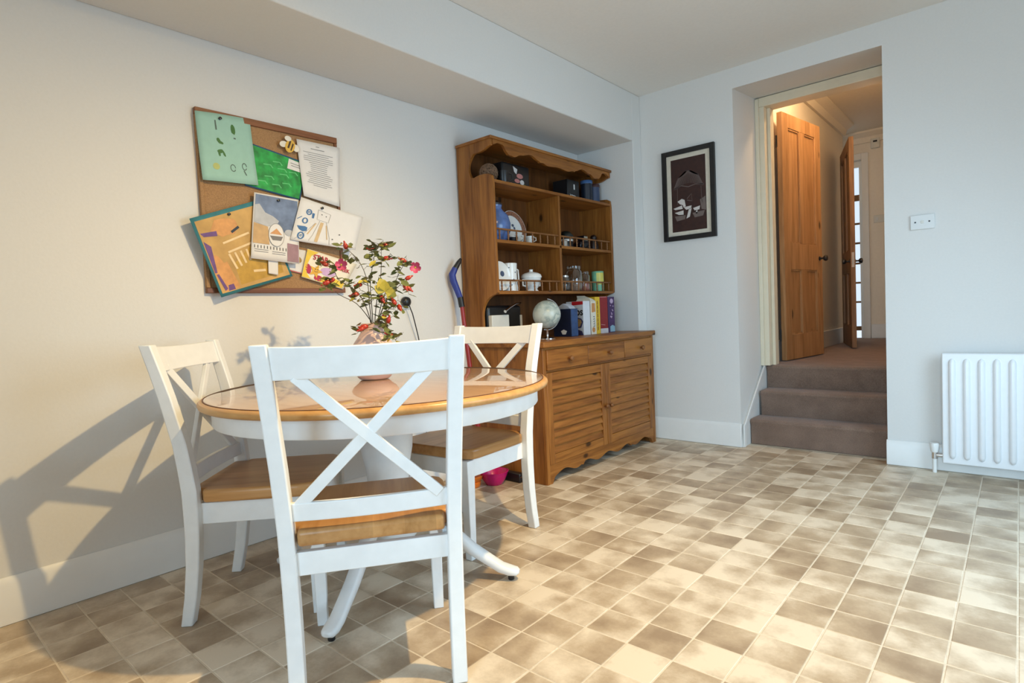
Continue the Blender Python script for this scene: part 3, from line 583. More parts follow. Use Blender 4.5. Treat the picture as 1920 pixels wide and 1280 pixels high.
# ------------------------------------------------------------------ socket and plug
so = thing('black_wall_plug', 'black plug and trailing cable on the wall behind the vase', 'plug', (0, -1.955, 1.06))
MB().box(0, .009, -1.995, -1.91, 1.058, 1.142).build('socket_plate', M['switch'], so, bevel=.003)
MB().lathe([(.026, 0), (.03, .012), (.027, .028), (.014, .036), (.002, .037)], (0, 0, 0), 16).build('plug_body', M['black'], so, True).data.transform(Matrix.Translation((.009, -.0, .04)) @ Matrix.Rotation(R(90), 4, 'Y') @ Matrix.Translation(tuple(so.location)))
MB().tube([(.04, -1.95, 1.085), (.045, -1.93, 1.03), (.04, -1.91, .97), (.03, -1.885, .90), (.025, -1.87, .84), (.02, -1.87, .6), (.02, -1.85, .3), (.03, -1.80, .18)], .0032, 6).build('cable', M['black'], so, True)

# ------------------------------------------------------------------ dining chairs
def make_chair(label, loc, ang):
    ch = thing('dining_chair', label, 'chair', (loc[0], loc[1], 0), 'white cross-back dining chairs around the table', rz=R(ang)-R(90), local=True)
    W_ = M['white']
    zs = [0, .1, .2, .3, .38, .46, .54, .62, .70, .78, .86, .92, .954]
    prof = lambda z: (lambda t: t)(interp(z, [0, .12, .25, .44, .6, .8, .954], [-.014, .010, .025, .030, .016, -.026, -.068]))
    xs = lambda z: interp(z, [0, .45, .954], [.211, .221, .242])
    for s in (-1, 1):
        rings = []
        for z in zs:
            hx = .0205; hy = interp(z, [0, .44, .954], [.019, .025, .0185]); x, y = s*xs(z), prof(z)
            rings.append([(x-hx, y-hy, z), (x+hx, y-hy, z), (x+hx, y+hy, z), (x-hx, y+hy, z)])
        MB().loft(rings).build('rear_leg', W_, ch, bevel=.004)
        fl = []
        for z, h_ in ((0, .0165), (.2, .019), (.335, .0215), (.412, .0215)): fl.append([(s*.192-h_, .415-h_, z), (s*.192+h_, .415-h_, z), (s*.192+h_, .415+h_, z), (s*.192-h_, .415+h_, z)])
        MB().loft(fl).build('front_leg', W_, ch, bevel=.003)
    def rail(name, z0, z1, bow, t, x_in=.012):
        rings = []
        zm = (z0+z1)/2; X = xs(zm)-x_in
        for i in range(13):
            u = -1+2*i/12; y = prof(zm)-bow*(1-u*u); dz = .006*(u*u) if z1 > .9 else 0
            y0, y1 = prof(z0)-bow*(1-u*u), prof(z1)-bow*(1-u*u)
            rings.append([(u*X, y0-t, z0), (u*X, y0+t, z0), (u*X, y1+t, z1+dz), (u*X, y1-t, z1+dz)])
        return MB().loft(rings).build(name, W_, ch, bevel=.003)
    rail('top_rail', .862, .942, .022, .011)
    rail('mid_rail', .482, .532, .016, .010)
    for s in (-1, 1):
        a = Vector((s*.165, prof(.868)-.012, .872)); b = Vector((-s*.185, prof(.53)-.006, .522)); d = (b-a).normalized()
        n_ = Vector((0, 1, 0)); n_ = (n_-d*n_.dot(d)).normalized(); w = d.cross(n_); h_ = .0155; t = .0075
        yo = Vector((0, .002*s, 0))
        MB().loft([[p+yo+w*h_-n_*t, p+yo-w*h_-n_*t, p+yo-w*h_+n_*t, p+yo+w*h_+n_*t] for p in (a, b)]).build('cross_slat', W_, ch, bevel=.002)
    # seat
    half = [(.0, .008), (.194, .008), (.196, .058), (.222, .062), (.226, .12), (.226, .37), (.219, .402), (.200, .422), (.17, .432), (.1, .438), (0, .439)]
    out = half+[(-x, y) for x, y in half[::-1][1:-1]]
    MB().prism(out, 2, .414, .458).build('seat', M['seat'], ch, bevel=.011, seg=4)
    MB().box(-.202, .202, .018, .040, .335, .398).build('apron', W_, ch, bevel=.002)
    MB().box(-.175, .175, .404, .426, .345, .412).build('apron', W_, ch, bevel=.002)
    for s in (-1, 1):
        MB().loft([[(s*.2-.011, .05, .340), (s*.2+.011, .05, .340), (s*.2+.011, .05, .412), (s*.2-.011, .05, .412)], [(s*.194-.011, .398, .340), (s*.194+.011, .398, .340), (s*.194+.011, .398, .412), (s*.194-.011, .398, .412)]]).build('apron', W_, ch, bevel=.002)
    return ch
def interp(x, X, Y):
    if x <= X[0]: return Y[0]
    for i in range(len(X)-1):
        if x <= X[i+1]:
            t = (x-X[i])/(X[i+1]-X[i]); return Y[i]+(Y[i+1]-Y[i])*t
    return Y[-1]
c1 = make_chair('white cross-back dining chair nearest the camera, its back towards us', (1.366, -3.181), 143.6)
def chair_copy(label, loc, ang):
    c = copy_tree(c1); c.location = (loc[0], loc[1], 0); c.rotation_euler = (0, 0, R(ang)-R(90)); c['label'] = label; return c
chair_copy('white cross-back dining chair by the pinboard wall at the left end of the table', (.402, -3.213), 45.6)
chair_copy('white cross-back dining chair at the far side of the table, beside the dresser', (.74, -2.039), -85.5)

# ------------------------------------------------------------------ table
TC = (.80, -2.71); TZ = .755; TR = .642
tb = thing('round_table', 'round dining table with honey wood top and white pedestal base', 'table', (TC[0], TC[1], 0))
TA = R(29)
cxy = (TC[0], TC[1], 0)
MB().lathe([(.57, TZ-.030), (TR-.012, TZ-.030), (TR-.003, TZ-.025), (TR, TZ-.017), (TR-.001, TZ-.010), (TR-.008, TZ-.004), (TR-.018, TZ-.001)], cxy, 96).build('tabletop', M['edge'], tb, True)
MB().lathe([(TR-.019, TZ-.004), (TR-.018, TZ-.0005), (TR-.02, TZ)], cxy, 96).build('polished_surface', M['table'], tb, True)
MB().lathe([(TR-.0205, TZ-.003), (TR-.0168, TZ-.003), (TR-.0165, TZ+.0004), (TR-.0205, TZ+.0006)], cxy, 96, cap=False).build('inlay_line', solid('inlay_brown', 96, 56, 30), tb, True)
MB().lathe([(.577, TZ-.092), (.597, TZ-.092), (.600, TZ-.088), (.600, TZ-.030), (.577, TZ-.030), (.577, TZ-.092)], cxy, 96, cap=False).build('apron', M['white'], tb, True)
for a in (-19, 161):
    d = Vector((math.cos(R(a)), math.sin(R(a)), 0)); e = Vector((-d.y, d.x, 0)); o = Vector(cxy)
MB().box(TC[0]-.5, TC[0]+.5, TC[1]-.05, TC[1]+.05, TZ-.075, TZ-.031).build('bearer', M['white'], tb)
MB().lathe([(.10, .155), (.112, .17), (.112, .30), (.105, .315), (.09, .325), (.078, .36), (.085, .43), (.10, .50), (.104, .56), (.094, .60), (.085, .615), (.10, .625), (.115, .64), (.115, .66), (.16, .675), (.16, .70)], cxy, 40).build('column', M['white'], tb, True)
for k in range(4):
    a = TA+k*math.pi/2; d = Vector((math.cos(a), math.sin(a), 0)); e = Vector((-d.y, d.x, 0)); o = Vector(cxy)
    path = [(.09, .245, .062, .026), (.15, .238, .058, .026), (.21, .205, .052, .026), (.27, .158, .046, .026), (.33, .112, .041, .026), (.39, .075, .037, .026), (.44, .045, .034, .027), (.475, .035, .032, .028), (.50, .032, .026, .024), (.51, .032, .012, .012)]
    rings = []
    for i, (rr, z, hh, ww) in enumerate(path):
        i0, i1 = max(i-1, 0), min(i+1, len(path)-1)
        t = Vector((path[i1][0]-path[i0][0], 0, path[i1][1]-path[i0][1])).normalized(); nx, nz = -t.z, t.x
        ring = []
        for q in range(12):
            al_ = 2*math.pi*q/12; ca, sa = math.cos(al_), math.sin(al_)
            ca = math.copysign(abs(ca)**.6, ca); sa = math.copysign(abs(sa)**.6, sa)
            p = o+d*(rr+nx*hh*.5*sa*1.0)+e*(ww*.95*ca)+Vector((0, 0, z+nz*hh*.5*sa)); ring.append(p)
        rings.append(ring)
    lg = MB().loft(rings).build('foot', M['white'], tb, True)
    q = o+d*.478; MB().lathe([(.010, 0), (.012, .003), (.012, .016), (.010, .026)], (q.x, q.y, 0), 14).build('glide', M['black'], lg, True)

# ------------------------------------------------------------------ vase and rosehip branches
VO = Vector((.622, -2.62, TZ+.0012))
va = thing('pink_vase', 'blush pink bulbous vase on the table', 'vase', tuple(VO))
pf_ = [(.02, .0), (.058, .0), (.066, .006), (.088, .035), (.099, .075), (.096, .115), (.080, .150), (.060, .178), (.047, .200), (.044, .218), (.047, .232), (.044, .234), (.040, .218), (.043, .200), (.05, .18)]
MB().lathe(pf_, VO, 40, cap=False).build('vase_body', plain('pink_glaze', (.68, .47, .40, 1), .4, var=.06, scale=8), va, True)
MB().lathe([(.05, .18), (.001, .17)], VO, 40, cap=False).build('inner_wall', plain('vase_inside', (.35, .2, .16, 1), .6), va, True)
PXM = 444.3
def bq(px, py, d=0.0):     # bouquet frame: x to the right of the picture, z up, d away from the camera
    dx, dy = (px-703)/PXM, (710-py)/PXM
    return VO+cr*dx+cu*dy+Vector((-math.sin(YAW), math.cos(YAW), 0))*d
STEM = plain('twig_brown', (.075, .05, .022, 1), .7, var=.2); LEAF = plain('rose_leaf_green', (.13, .145, .04, 1), .5, var=.35, scale=60); LEAFY = plain('yellow_leaf', (.50, .40, .05, 1), .5, var=.3, scale=60)
HIP = plain('rosehip_red', (.42, .035, .018, 1), .25, var=.25, scale=40); PINK = plain('pink_petal', (.52, .07, .15, 1), .55, var=.25, scale=50); SEP = plain('sepal', (.13, .11, .03, 1), .6)
lm = MB().add([(0,0,0),(.4,.29,.04),(1,0,-.05),(.4,-.29,.04),(.45,0,-.03),(.75,.2,-.01),(.75,-.2,-.01)], [(0,4,1),(0,3,4),(1,4,5),(4,2,5),(4,3,6),(4,6,2)]).mesh('leaf', LEAF)
lmy = lm.copy(); lmy.materials.clear(); lmy.materials.append(LEAFY)
hm = MB().lathe([(.06, -.5), (.3, -.42), (.42, -.1), (.40, .12), (.26, .42), (.12, .52), (.2, .62), (.05, .8)], (0,0,0), 10).mesh('rosehip', HIP, True)
pm = MB().add([(0,0,0),(.5,.38,.12),(.95,.30,.28),(1.02,0,.22),(.95,-.30,.28),(.5,-.38,.12),(.55,0,.02)], [(0,6,1),(1,6,2),(2,6,3),(3,6,4),(4,6,5),(5,6,0)]).mesh('petal', PINK)
BR = [ # stem pixel path with depth, hips (px, py), label
 ([(702,612,0),(688,590,-.01),(672,568,-.03),(655,560,-.05),(640,552,-.06),(637,548,-.06)], [], 0, 'bare brown twig leaning out of the pink vase towards the pinboard'),
 ([(698,612,0),(692,570,.0),(690,535,.01),(682,505,.0),(672,487,-.01),(662,476,-.02),(652,468,-.02)], [(651,463),(674,535),(669,553)], 12, 'rosehip branch rising to the left with a lone hip at its tip'),
 ([(700,612,0),(694,565,.02),(690,525,.03),(696,495,.03),(700,470,.03),(704,458,.02)], [(693,465),(718,459)], 14, 'tall rosehip branch arching over the middle of the vase'),
 ([(702,612,0),(706,570,-.01),(714,530,-.01),(717,500,-.02),(717,475,-.02),(716,460,-.02)], [(727,485),(719,560)], 12, 'upright rosehip branch in the centre of the bunch'),
 ([(705,612,0),(716,575,.02),(730,545,.04),(742,515,.05),(752,495,.05),(760,488,.05)], [(752,487)], 9, 'rosehip branch with a pink flower at the right of the bunch'),
 ([(706,612,0),(722,570,-.02),(740,548,-.04),(755,535,-.05),(764,525,-.06)], [(770,523),(765,540),(770,542)], 8, 'rosehip branch with three hips reaching furthest right'),
 ([(698,612,0),(690,575,-.03),(678,548,-.05),(662,538,-.07),(645,528,-.08),(638,512,-.08),(630,500,-.08)], [(619,498),(625,533),(632,528)], 14, 'rosehip branch with a pink flower hanging left over the certificate'),
 ([(707,612,0),(718,592,-.03),(730,582,-.05),(742,575,-.06),(752,572,-.06)], [(744,567),(755,577),(727,592)], 8, 'short rosehip branch low on the right by the wall plug'),
 ([(708,610,0),(718,600,-.05),(728,606,-.08),(738,616,-.1),(745,626,-.1),(750,636,-.1)], [(738,600),(740,626),(694,612),(690,616)], 14, 'drooping rosehip branch spilling over the vase rim'),
]
hip_i = 0
for bi, (pts, hips, nl, lab) in enumerate(BR):
    base = bq(*pts[0])
    b = thing('rosehip_branch', lab, 'branch', tuple(base), 'rosehip branches in the pink vase')
    P = [VO+Vector((0, 0, .10))]+[bq(*q) for q in pts]
    # smooth
    Q = []
    for i in range(len(P)-1):
        for t in (0, .5): Q.append(P[i].lerp(P[i+1], t))
    Q.append(P[-1]); Q = [Q[0]]+[(Q[i-1]+Q[i]*2+Q[i+1])/4 for i in range(1, len(Q)-1)]+[Q[-1]]
    sm = MB().tube(Q, [.0021*(1-.6*i/len(Q)) for i in range(len(Q))], 6)
    twig = []
    for h in hips:
        dd = pts[-1][2]+rnd.uniform(-.015, .015); hp = bq(h[0], h[1], dd)
        j = min(range(4, len(Q)), key=lambda i: (Q[i]-hp).length); twig.append(hp)
        sm.tube([Q[j], Q[j].lerp(hp, .5)+Vector((0, 0, .006)), hp], .0011, 5)
        dv = (hp-Q[j]); dv = dv.normalized() if dv.length > .01 else Vector((0, 0, 1))
        dv = (dv+Vector((0, 0, rnd.uniform(-.4, .5)))).normalized()
        s = rnd.uniform(.027, .034)
        link_copy('rosehip', hm, b, hp, dv.to_track_quat('Z', 'Y').to_euler(), (s*.78, s*.78, s))
    for k in range(int(nl*3.2)):
        j = rnd.randrange(len(Q)//3, len(Q)); p = Q[j]+Vector((rnd.uniform(-.028, .028), rnd.uniform(-.028, .028), rnd.uniform(-.018, .018)))
        q0 = Q[j]
        if twig and rnd.random() < .4: q0 = rnd.choice(twig); p = q0+Vector((rnd.uniform(-.025, .025), rnd.uniform(-.02, .02), rnd.uniform(-.025, .02)))
        sm.tube([q0, p], .0008, 4)
        s = rnd.uniform(.026, .050); ye = rnd.random() < .12
        link_copy('leaf', lmy if ye else lm, b, p, (rnd.uniform(-.8, .8), rnd.uniform(-.7, .7), rnd.uniform(0, 6.28)), (s, s, s))
    sm.build('stem', STEM, b, True)
    fl = {4: (775, 500, .05, 2.2), 6: (650, 500, -.08, -.9)}.get(bi)
    if fl:
        c = bq(*fl[:3]); fq = (Vector((CAM.x, CAM.y, CAM.z))-c).normalized().to_track_quat('Z', 'Y')
        for k in range(5):
            e = (fq.to_matrix() @ Matrix.Rotation(fl[3]+k*1.2566, 3, 'Z') @ Matrix.Rotation(R(-25), 3, 'Y')).to_euler()
            link_copy('petal', pm, b, c, e, (.03, .03, .03))
        MB().sphere(c, .006, 8, 6).build('flower_centre', LEAFY, b, True)
yb = thing('yellow_leaf_sprig', 'sprig of broad yellowing leaves in the middle of the bunch', 'sprig', tuple(bq(712, 606)))
MB().tube([VO+Vector((0, 0, .1)), bq(708, 606, -.01), bq(718, 570, -.03), bq(728, 545, -.04)], .0018, 6).build('stem', STEM, yb, True)
for (x, y, a, s, yy) in ((715, 548, 1.9, .06, 1), (728, 540, .6, .06, 0), (738, 548, -.4, .055, 1), (725, 556, 2.6, .05, 1), (735, 533, 1.1, .05, 0), (710, 556, 2.9, .045, 0), (722, 530, 1.6, .05, 1), (742, 538, .2, .04, 1)):
    fq = (CAM-bq(x, y)).normalized().to_track_quat('Z', 'Y').to_matrix()
    link_copy('leaf', lmy if yy else lm, yb, bq(726, 548, -.04), (fq @ Matrix.Rotation(a, 3, 'Z') @ Matrix.Rotation(rnd.uniform(-.5, .3), 3, 'Y')).to_euler(), (s, s*1.5, s))

# ------------------------------------------------------------------ pine dresser
DY0, DY1, DF, DT = -1.462, -.13, .612, .835
dr = thing('pine_dresser', 'honey pine dresser with louvred doors and open plate rack', 'dresser', (.3, -.8, 0))
PX, PY, PZ = M['pine_x'], M['pine_y'], M['pine_z']
MB().prism([(.01, 0), (DF-.02, 0), (DF-.02, .80), (.01, .80)], 1, DY0, DY0+.022).build('side_panel', PZ, dr, bevel=.002)
MB().prism([(.01, 0), (DF-.02, 0), (DF-.02, .80), (.01, .80)], 1, DY1-.022, DY1).build('side_panel', PZ, dr, bevel=.002)
MB().box(.005, DF+.022, DY0-.014, DY1+.003, .80, DT).build('worktop', PY, dr, bevel=.006, seg=3)
MB().box(.01, .02, DY0+.022, DY1-.022, .08, .80).build('back_panel', M['pine_shaded'], dr)
MB().box(.02, DF-.03, DY0+.022, DY1-.022, .09, .105).build('floor_panel', PY, dr)
for y0, y1 in ((DY0, DY0+.03), (DY1-.03, DY1)): MB().box(DF-.02, DF, y0, y1, .0, .80).build('corner_stile', PZ, dr, bevel=.003)
MB().box(DF-.03, DF-.006, DY0+.03, DY1-.03, .652, .664).build('rail', PY, dr)
MB().box(DF-.03, DF-.008, DY0+.03, DY1-.03, .785, .80).build('rail', PY, dr)
# scalloped plinth
def scallop(n=60):
    pts = []
    for i in range(n+1):
        t = i/n; m_ = abs(t-.5)*2
        if m_ > .90: z = .0+.0*(m_-.9) if m_ > .955 else .06*(1-(m_-.90)/.055)**.6
        else: z = .052+.014*math.cos(m_*math.pi*5.2)
        if abs(m_-.46) < .012: z -= .012
        pts.append((DY0+.03+t*(DY1-DY0-.06), max(z, .0)))
    return pts
MB().prism(scallop()+[(DY1-.03, .112), (DY0+.03, .112)], 0, DF-.022, DF-.002).build('scalloped_plinth', PY, dr)
# drawers
for k, (y0, y1) in enumerate(((DY0+.032, -1.007), (-1.003, -.560), (-.552, DY1-.032))):
    o = MB().box(DF-.02, DF+.008, y0, y1, .666, .785).build('drawer', PY, dr, bevel=.004)
    c = (y0+y1)/2+(0, .01, .02)[k]
    kn = MB().lathe([(.007, 0), (.007, .012), (.015, .018), (.017, .024), (.012, .032), (.001, .034)], (0, 0, 0), 16)
    kn.v = [(DF+.008+p[2], c+p[0], .722+p[1]) for p in kn.v]; kn.build('knob', M['spindle'], o, True)
# louvred doors
for y0, y1, kside in ((DY0+.03, -.800, 1), (-.796, DY1-.03, -1)):
    z0, z1 = .112, .650; sw = .052
    o = MB().box(DF-.027, DF-.0205, y0+.001, y1-.001, z0, z1).build('door', M['pine_shaded'], dr)
    for a0, a1 in ((y0+.001, y0+sw), (y1-sw, y1-.001)): MB().box(DF-.02, DF, a0, a1, z0, z1).build('stile', PZ, o, bevel=.003)
    for a0, a1 in ((z0, z0+.055), (z1-.05, z1)): MB().box(DF-.02, DF-.001, y0+sw, y1-sw, a0, a1).build('rail', PY, o, bevel=.003)
    ns = 9; zz0, zz1 = z0+.057, z1-.052; ph = (zz1-zz0)/ns
    sl = MB().prism([(DF-.016, .002), (DF-.004, .0), (DF-.0015, .004), (DF-.0015, .010), (DF-.016, ph*.97), (DF-.020, ph*.97)], 1, y0+sw-.002, y1-sw+.002)
    sl.v = [(a-dr.location.x, b-dr.location.y, c) for a, b, c in sl.v]
    smh = sl.mesh('slat', PY)
    for k in range(ns):
        s = bpy.data.objects.new('slat', smh); COL.objects.link(s); s.parent = o; s.location = (0, 0, zz0+k*ph)
    c = (y1-.024) if kside > 0 else (y0+.024)
    kn = MB().lathe([(.007, 0), (.007, .012), (.014, .018), (.016, .024), (.011, .032), (.001, .034)], (0, 0, 0), 16)
    kn.v = [(DF+p[2], c+p[0], .372+p[1]) for p in kn.v]; kn.build('knob', M['spindle'], o, True)
# plate rack
RX = .305; RY0, RY1 = -1.485, -.135
def bez(p0, p1, p2, n=8): return [((1-t)**2*p0[0]+2*t*(1-t)*p1[0]+t*t*p2[0], (1-t)**2*p0[1]+2*t*(1-t)*p1[1]+t*t*p2[1]) for t in [i/n for i in range(n+1)]]
side = [(.01, DT), (.172, DT), (.172, .99)]+bez((.172, 1.0), (.18, 1.10), (RX-.02, 1.125))+[(RX, 1.135), (RX, 1.79), (RX-.005, 1.835)]+bez((RX-.03, 1.85), (.19, 1.86), (.155, 1.845))+bez((.13, 1.85), (.08, 1.92), (.15, 1.985))+bez((.16, 1.99), (.23, 1.985), (.27, 2.008))+[(.30, 2.014), (.30, 2.066), (.01, 2.066)]
for y0, y1 in ((RY0, RY0+.022), (RY1-.022, RY1)): MB().prism(side, 1, y0, y1).build('rack_side', PZ, dr, bevel=.002)
MB().box(.01, .018, RY0+.022, RY1-.022, DT, 2.05).build('rack_back', M['pine_shaded'], dr)
MB().box(.01, RX+.008, RY0-.008, RY1+.003, 2.052, 2.07).build('canopy_board', PY, dr, bevel=.003)
VT = [(0, 1.985), (.18, 1.977), (.27, 1.988), (.30, 1.985), (.31, 1.994), (.45, 2.018), (.60, 2.0), (.70, 1.978), (.76, 1.983), (.775, 1.979), (.795, 1.992), (.87, 2.034), (.93, 2.036), (1, 2.020)]
val = []
for i in range(121):
    t = i/120; m_ = abs(t-.5)*2
    for (a0, z0), (a1, z1) in zip(VT, VT[1:]):
        if a0 <= m_ <= a1:
            k = (m_-a0)/(a1-a0); k = (1-math.cos(math.pi*k))/2; z = z0+(z1-z0)*k; break
    val.append((RY0+.022+t*(RY1-RY0-.044), z))
MB().prism(val+[(RY1-.022, 2.054), (RY0+.022, 2.054)], 0, RX-.02, RX-.002).build('valance', PY, dr)
SH = {'top': 1.815, 'mid': 1.458, 'low': 1.146}
for n_, z in SH.items(): MB().box(.018, RX-(.0 if n_ != 'mid' else .004), RY0+.022, RY1-.022, z-.02, z).build('shelf', PY, dr, bevel=.003)
DV = -.815
MB().box(.018, RX-.004, DV-.010, DV+.010, SH['low'], SH['top']-.02).build('divider', PZ, dr, bevel=.002)
spm = MB().lathe([(.0045, 0), (.0045, .006), (.0065, .012), (.004, .018), (.0062, .03), (.004, .042), (.0065, .048), (.0045, .056), (.0045, .062)], (0, 0, 0), 8).mesh('spindle', M['spindle'], True)
for z in (SH['mid'], SH['low']):
    for y0, y1 in ((RY0+.022, DV-.010), (DV+.010, RY1-.022)):
        g_ = MB().box(RX-.022, RX-.010, y0, y1, z+.060, z+.071).build('gallery_rail', M['spindle'], dr, bevel=.003)
        for k in range(8): link_copy('spindle', spm, g_, (RX-.016, y0+(k+.5)*(y1-y0)/8, z))

# ------------------------------------------------------------------ things on the dresser
# plate rack, top shelf
zt = SH['top']
wk = thing('wicker_ball', 'shaggy brown wicker ball at the left end of the top shelf', 'ornament', (.2, -1.40, zt))
mb = MB()
for k in range(46):
    ax = Vector((rnd.gauss(0, 1), rnd.gauss(0, 1), rnd.gauss(0, 1))).normalized(); a = ax.orthogonal().normalized(); b = ax.cross(a); r_ = rnd.uniform(.050, .058)
    mb.tube([Vector((.2, -1.40, zt+.062))+(a*math.cos(t)+b*math.sin(t))*r_ for t in [2*math.pi*i/14 for i in range(15)]], .0035, 5, cap=False)
mb.build('woven_canes', plain('wicker', (.16, .09, .05, 1), .8, var=.4, scale=80), wk, True); MB().sphere((.2, -1.40, zt+.055), .045).build('core', plain('wicker_core', (.06, .035, .02, 1), .9), wk, True)
tn = thing('black_picture_tin', 'black tin printed with a colourful bouquet on the top shelf', 'tin', (.15, -1.10, zt))
MB().box(.08, .19, -1.26, -.985, zt, zt+.165).build('tin_body', M['black'], tn, bevel=.012, seg=3)
ft = lambda u, v: (.1912, -1.26+u*.275, zt+v*.165)
patches('printed_flowers', solid('tin_pink', 196, 126, 118), tn, [blob(.62, .55, .12, .10, 12), blob(.52, .35, .1, .08, 12), blob(.3, .18, .08, .06, 10)], ft)
patches('printed_leaves', solid('tin_green', 126, 138, 66), tn, [blob(.78, .15, .12, .10, 10), blob(.42, .12, .08, .06, 10)], ft)
patches('printed_ribbon', solid('tin_white', 214, 208, 204), tn, [[(.38, .9), (.54, .8), (.5, .6), (.42, .68)], blob(.70, .32, .08, .1, 10)], ft)
tn2 = thing('dark_mug', 'dark mug with a pale mark between the wicker ball and the black tin', 'mug', (.22, -1.29, zt))
MB().lathe([(.02, 0), (.032, .0), (.034, .004), (.034, .085), (.031, .085), (.031, .01)], (.23, -1.30, zt), 20).build('mug_body', M['black'], tn2, True)
MB().tube([(.23+.03, -1.275, zt+.07), (.275, -1.262, zt+.06), (.275, -1.262, zt+.03), (.26, -1.275, zt+.02)], .005, 6).build('handle', M['black'], tn2, True)
bx = thing('black_gift_box', 'black box with a small white label on the top shelf', 'box', (.15, -.48, zt))
MB().box(.07, .20, -.565, -.415, zt, zt+.15).build('carton', M['black'], bx, bevel=.003)
patches('label', M['ceramic'], bx, [[(.52, .55), (.62, .55), (.62, .80), (.52, .80)]], lambda u, v: (.2008, -.565+u*.15, zt+v*.15))
strokes('lettering', M['ceramic'], bx, [(.03, [(.2, .30), (.25, .22), (.3, .26)]), (.025, [(.32, .28), (.45, .25), (.6, .25), (.75, .2), (.78, .12)])], lambda u, v: (.2008, -.565+u*.15, zt+v*.15), .03)
for k, (y, lab, c, h_) in enumerate(((-.315, 'dark navy canister with a blue lid, left of the pair', (26, 34, 48), .165), (-.215, 'slate blue canister at the right end of the top shelf', (56, 70, 98), .15))):
    cn = thing('canister', lab, 'canister', (.2, y, zt), 'canisters on the top shelf')
    MB().lathe([(.04, 0), (.044, .003), (.044, h_-.02), (.04, h_-.018)], (.2, y, zt), 24).build('canister_body', solid('canister_%d' % k, *c, rough=.35), cn, True)
    MB().lathe([(.046, h_-.022), (.047, h_-.002), (.043, h_+.003), (.001, h_+.003)], (.2, y, zt), 24).build('lid', solid('canister_lid_%d' % k, *((70, 104, 150) if k == 0 else (70, 44, 44)), rough=.35), cn, True)
# middle row, left: blue jar, plate, cups
zm = SH['mid']
bj = thing('blue_glazed_jar', 'rounded blue glazed jar on the middle shelf', 'jar', (.17, -1.335, zm))
MB().lathe([(.04, 0), (.07, .01), (.098, .07), (.10, .12), (.085, .17), (.055, .20), (.045, .215), (.05, .235), (.04, .235)], (.165, -1.325, zm), 28).build('jar_body', plain('blue_glaze', srgb(92, 118, 172), .2, var=.35, scale=12), bj, True)
MB().lathe([(.05, .236), (.052, .245), (.03, .262), (.012, .27), (.014, .29), (.001, .295)], (.165, -1.325, zm), 24).build('lid', solid('jar_lid_dark', 42, 38, 40, .4), bj, True)
pt = thing('floral_plate', 'white plate with a brown patterned rim propped on the middle shelf', 'plate', (.12, -1.10, zm))
def disc(prof, c, tilt, mat, nm, par, seg=36, cap=True):
    q = MB().lathe(prof, (0, 0, 0), seg, cap); m_ = Matrix.Translation(c) @ Matrix.Rotation(R(90-tilt), 4, 'Y')
    q.v = [tuple(m_ @ Vector(p)) for p in q.v]; return q.build(nm, mat, par, True)
pc = Vector((.11, -1.095, zm+.118))
disc([(.001, .0), (.072, .0), (.105, .014), (.117, .018), (.117, .021), (.104, .018), (.072, .005), (.001, .005)], pc, 14, M['ceramic'], 'plate_body', pt)
disc([(.086, .0115), (.113, .0215), (.1135, .0222), (.086, .0125)], pc, 14, solid('plate_rim_brown', 138, 92, 70, .3, .5, 120), 'rim_pattern', pt, cap=False)
for a in (0, .7, 2.0): disc([(.001, .0056), (.010, .0056), (.010, .006), (.001, .006)], pc+Vector((0, .016*math.cos(a*2), .018*math.sin(a*2))), 14, solid('plate_flower', 84, 96, 120), 'flower_print', pt, 10)
def cup(name, label, x, y, z, r_, h_, mat, hd, grp=None, foot=.6):
    c = thing(name, label, name.split('_')[-1], (x, y, z), grp)
    MB().lathe([(r_*foot*.8, 0), (r_*foot, 0), (r_*foot, .004), (r_*.9, h_*.35), (r_, h_), (r_*.93, h_), (r_*.82, h_*.35), (r_*.3, h_*.1)], (x, y, z), 24).build('cup_body', mat, c, True)
    d = Vector((math.cos(hd), math.sin(hd), 0)); o = Vector((x, y, z))
    MB().tube([o+d*r_*.92+Vector((0, 0, h_*.8)), o+d*r_*1.5+Vector((0, 0, h_*.75)), o+d*r_*1.55+Vector((0, 0, h_*.4)), o+d*r_*.85+Vector((0, 0, h_*.25))], r_*.1, 6).build('handle', mat, c, True)
    return c
cup('patterned_teacup', 'small white teacup in front of the plate, left one', .225, -1.165, zm, .033, .05, plain('cup_white', (.74, .72, .66, 1), .2, var=.12, scale=60), R(-20), 'teacups on the middle shelf')
cup('patterned_teacup', 'small white teacup in front of the plate, right one', .225, -1.06, zm, .033, .052, M['c_cup'] if 'c_cup' in M else plain('cup_white2', (.74, .72, .66, 1), .2, var=.12, scale=60), R(10), 'teacups on the middle shelf')
dg = thing('dark_trinket_dish', 'small dark dish behind the gallery rail beside the blue jar', 'dish', (.25, -1.27, zm)); MB().lathe([(.015, 0), (.022, 0), (.03, .03), (.027, .03), (.018, .006)], (.255, -1.255, zm), 18).build('dish_body', solid('trinket_black', 30, 34, 40, .3), dg, True); MB().lathe([(.0275, .028), (.031, .03), (.031, .033), (.0275, .033)], (.255, -1.255, zm), 18, cap=False).build('rim', M['ceramic'], dg, True)
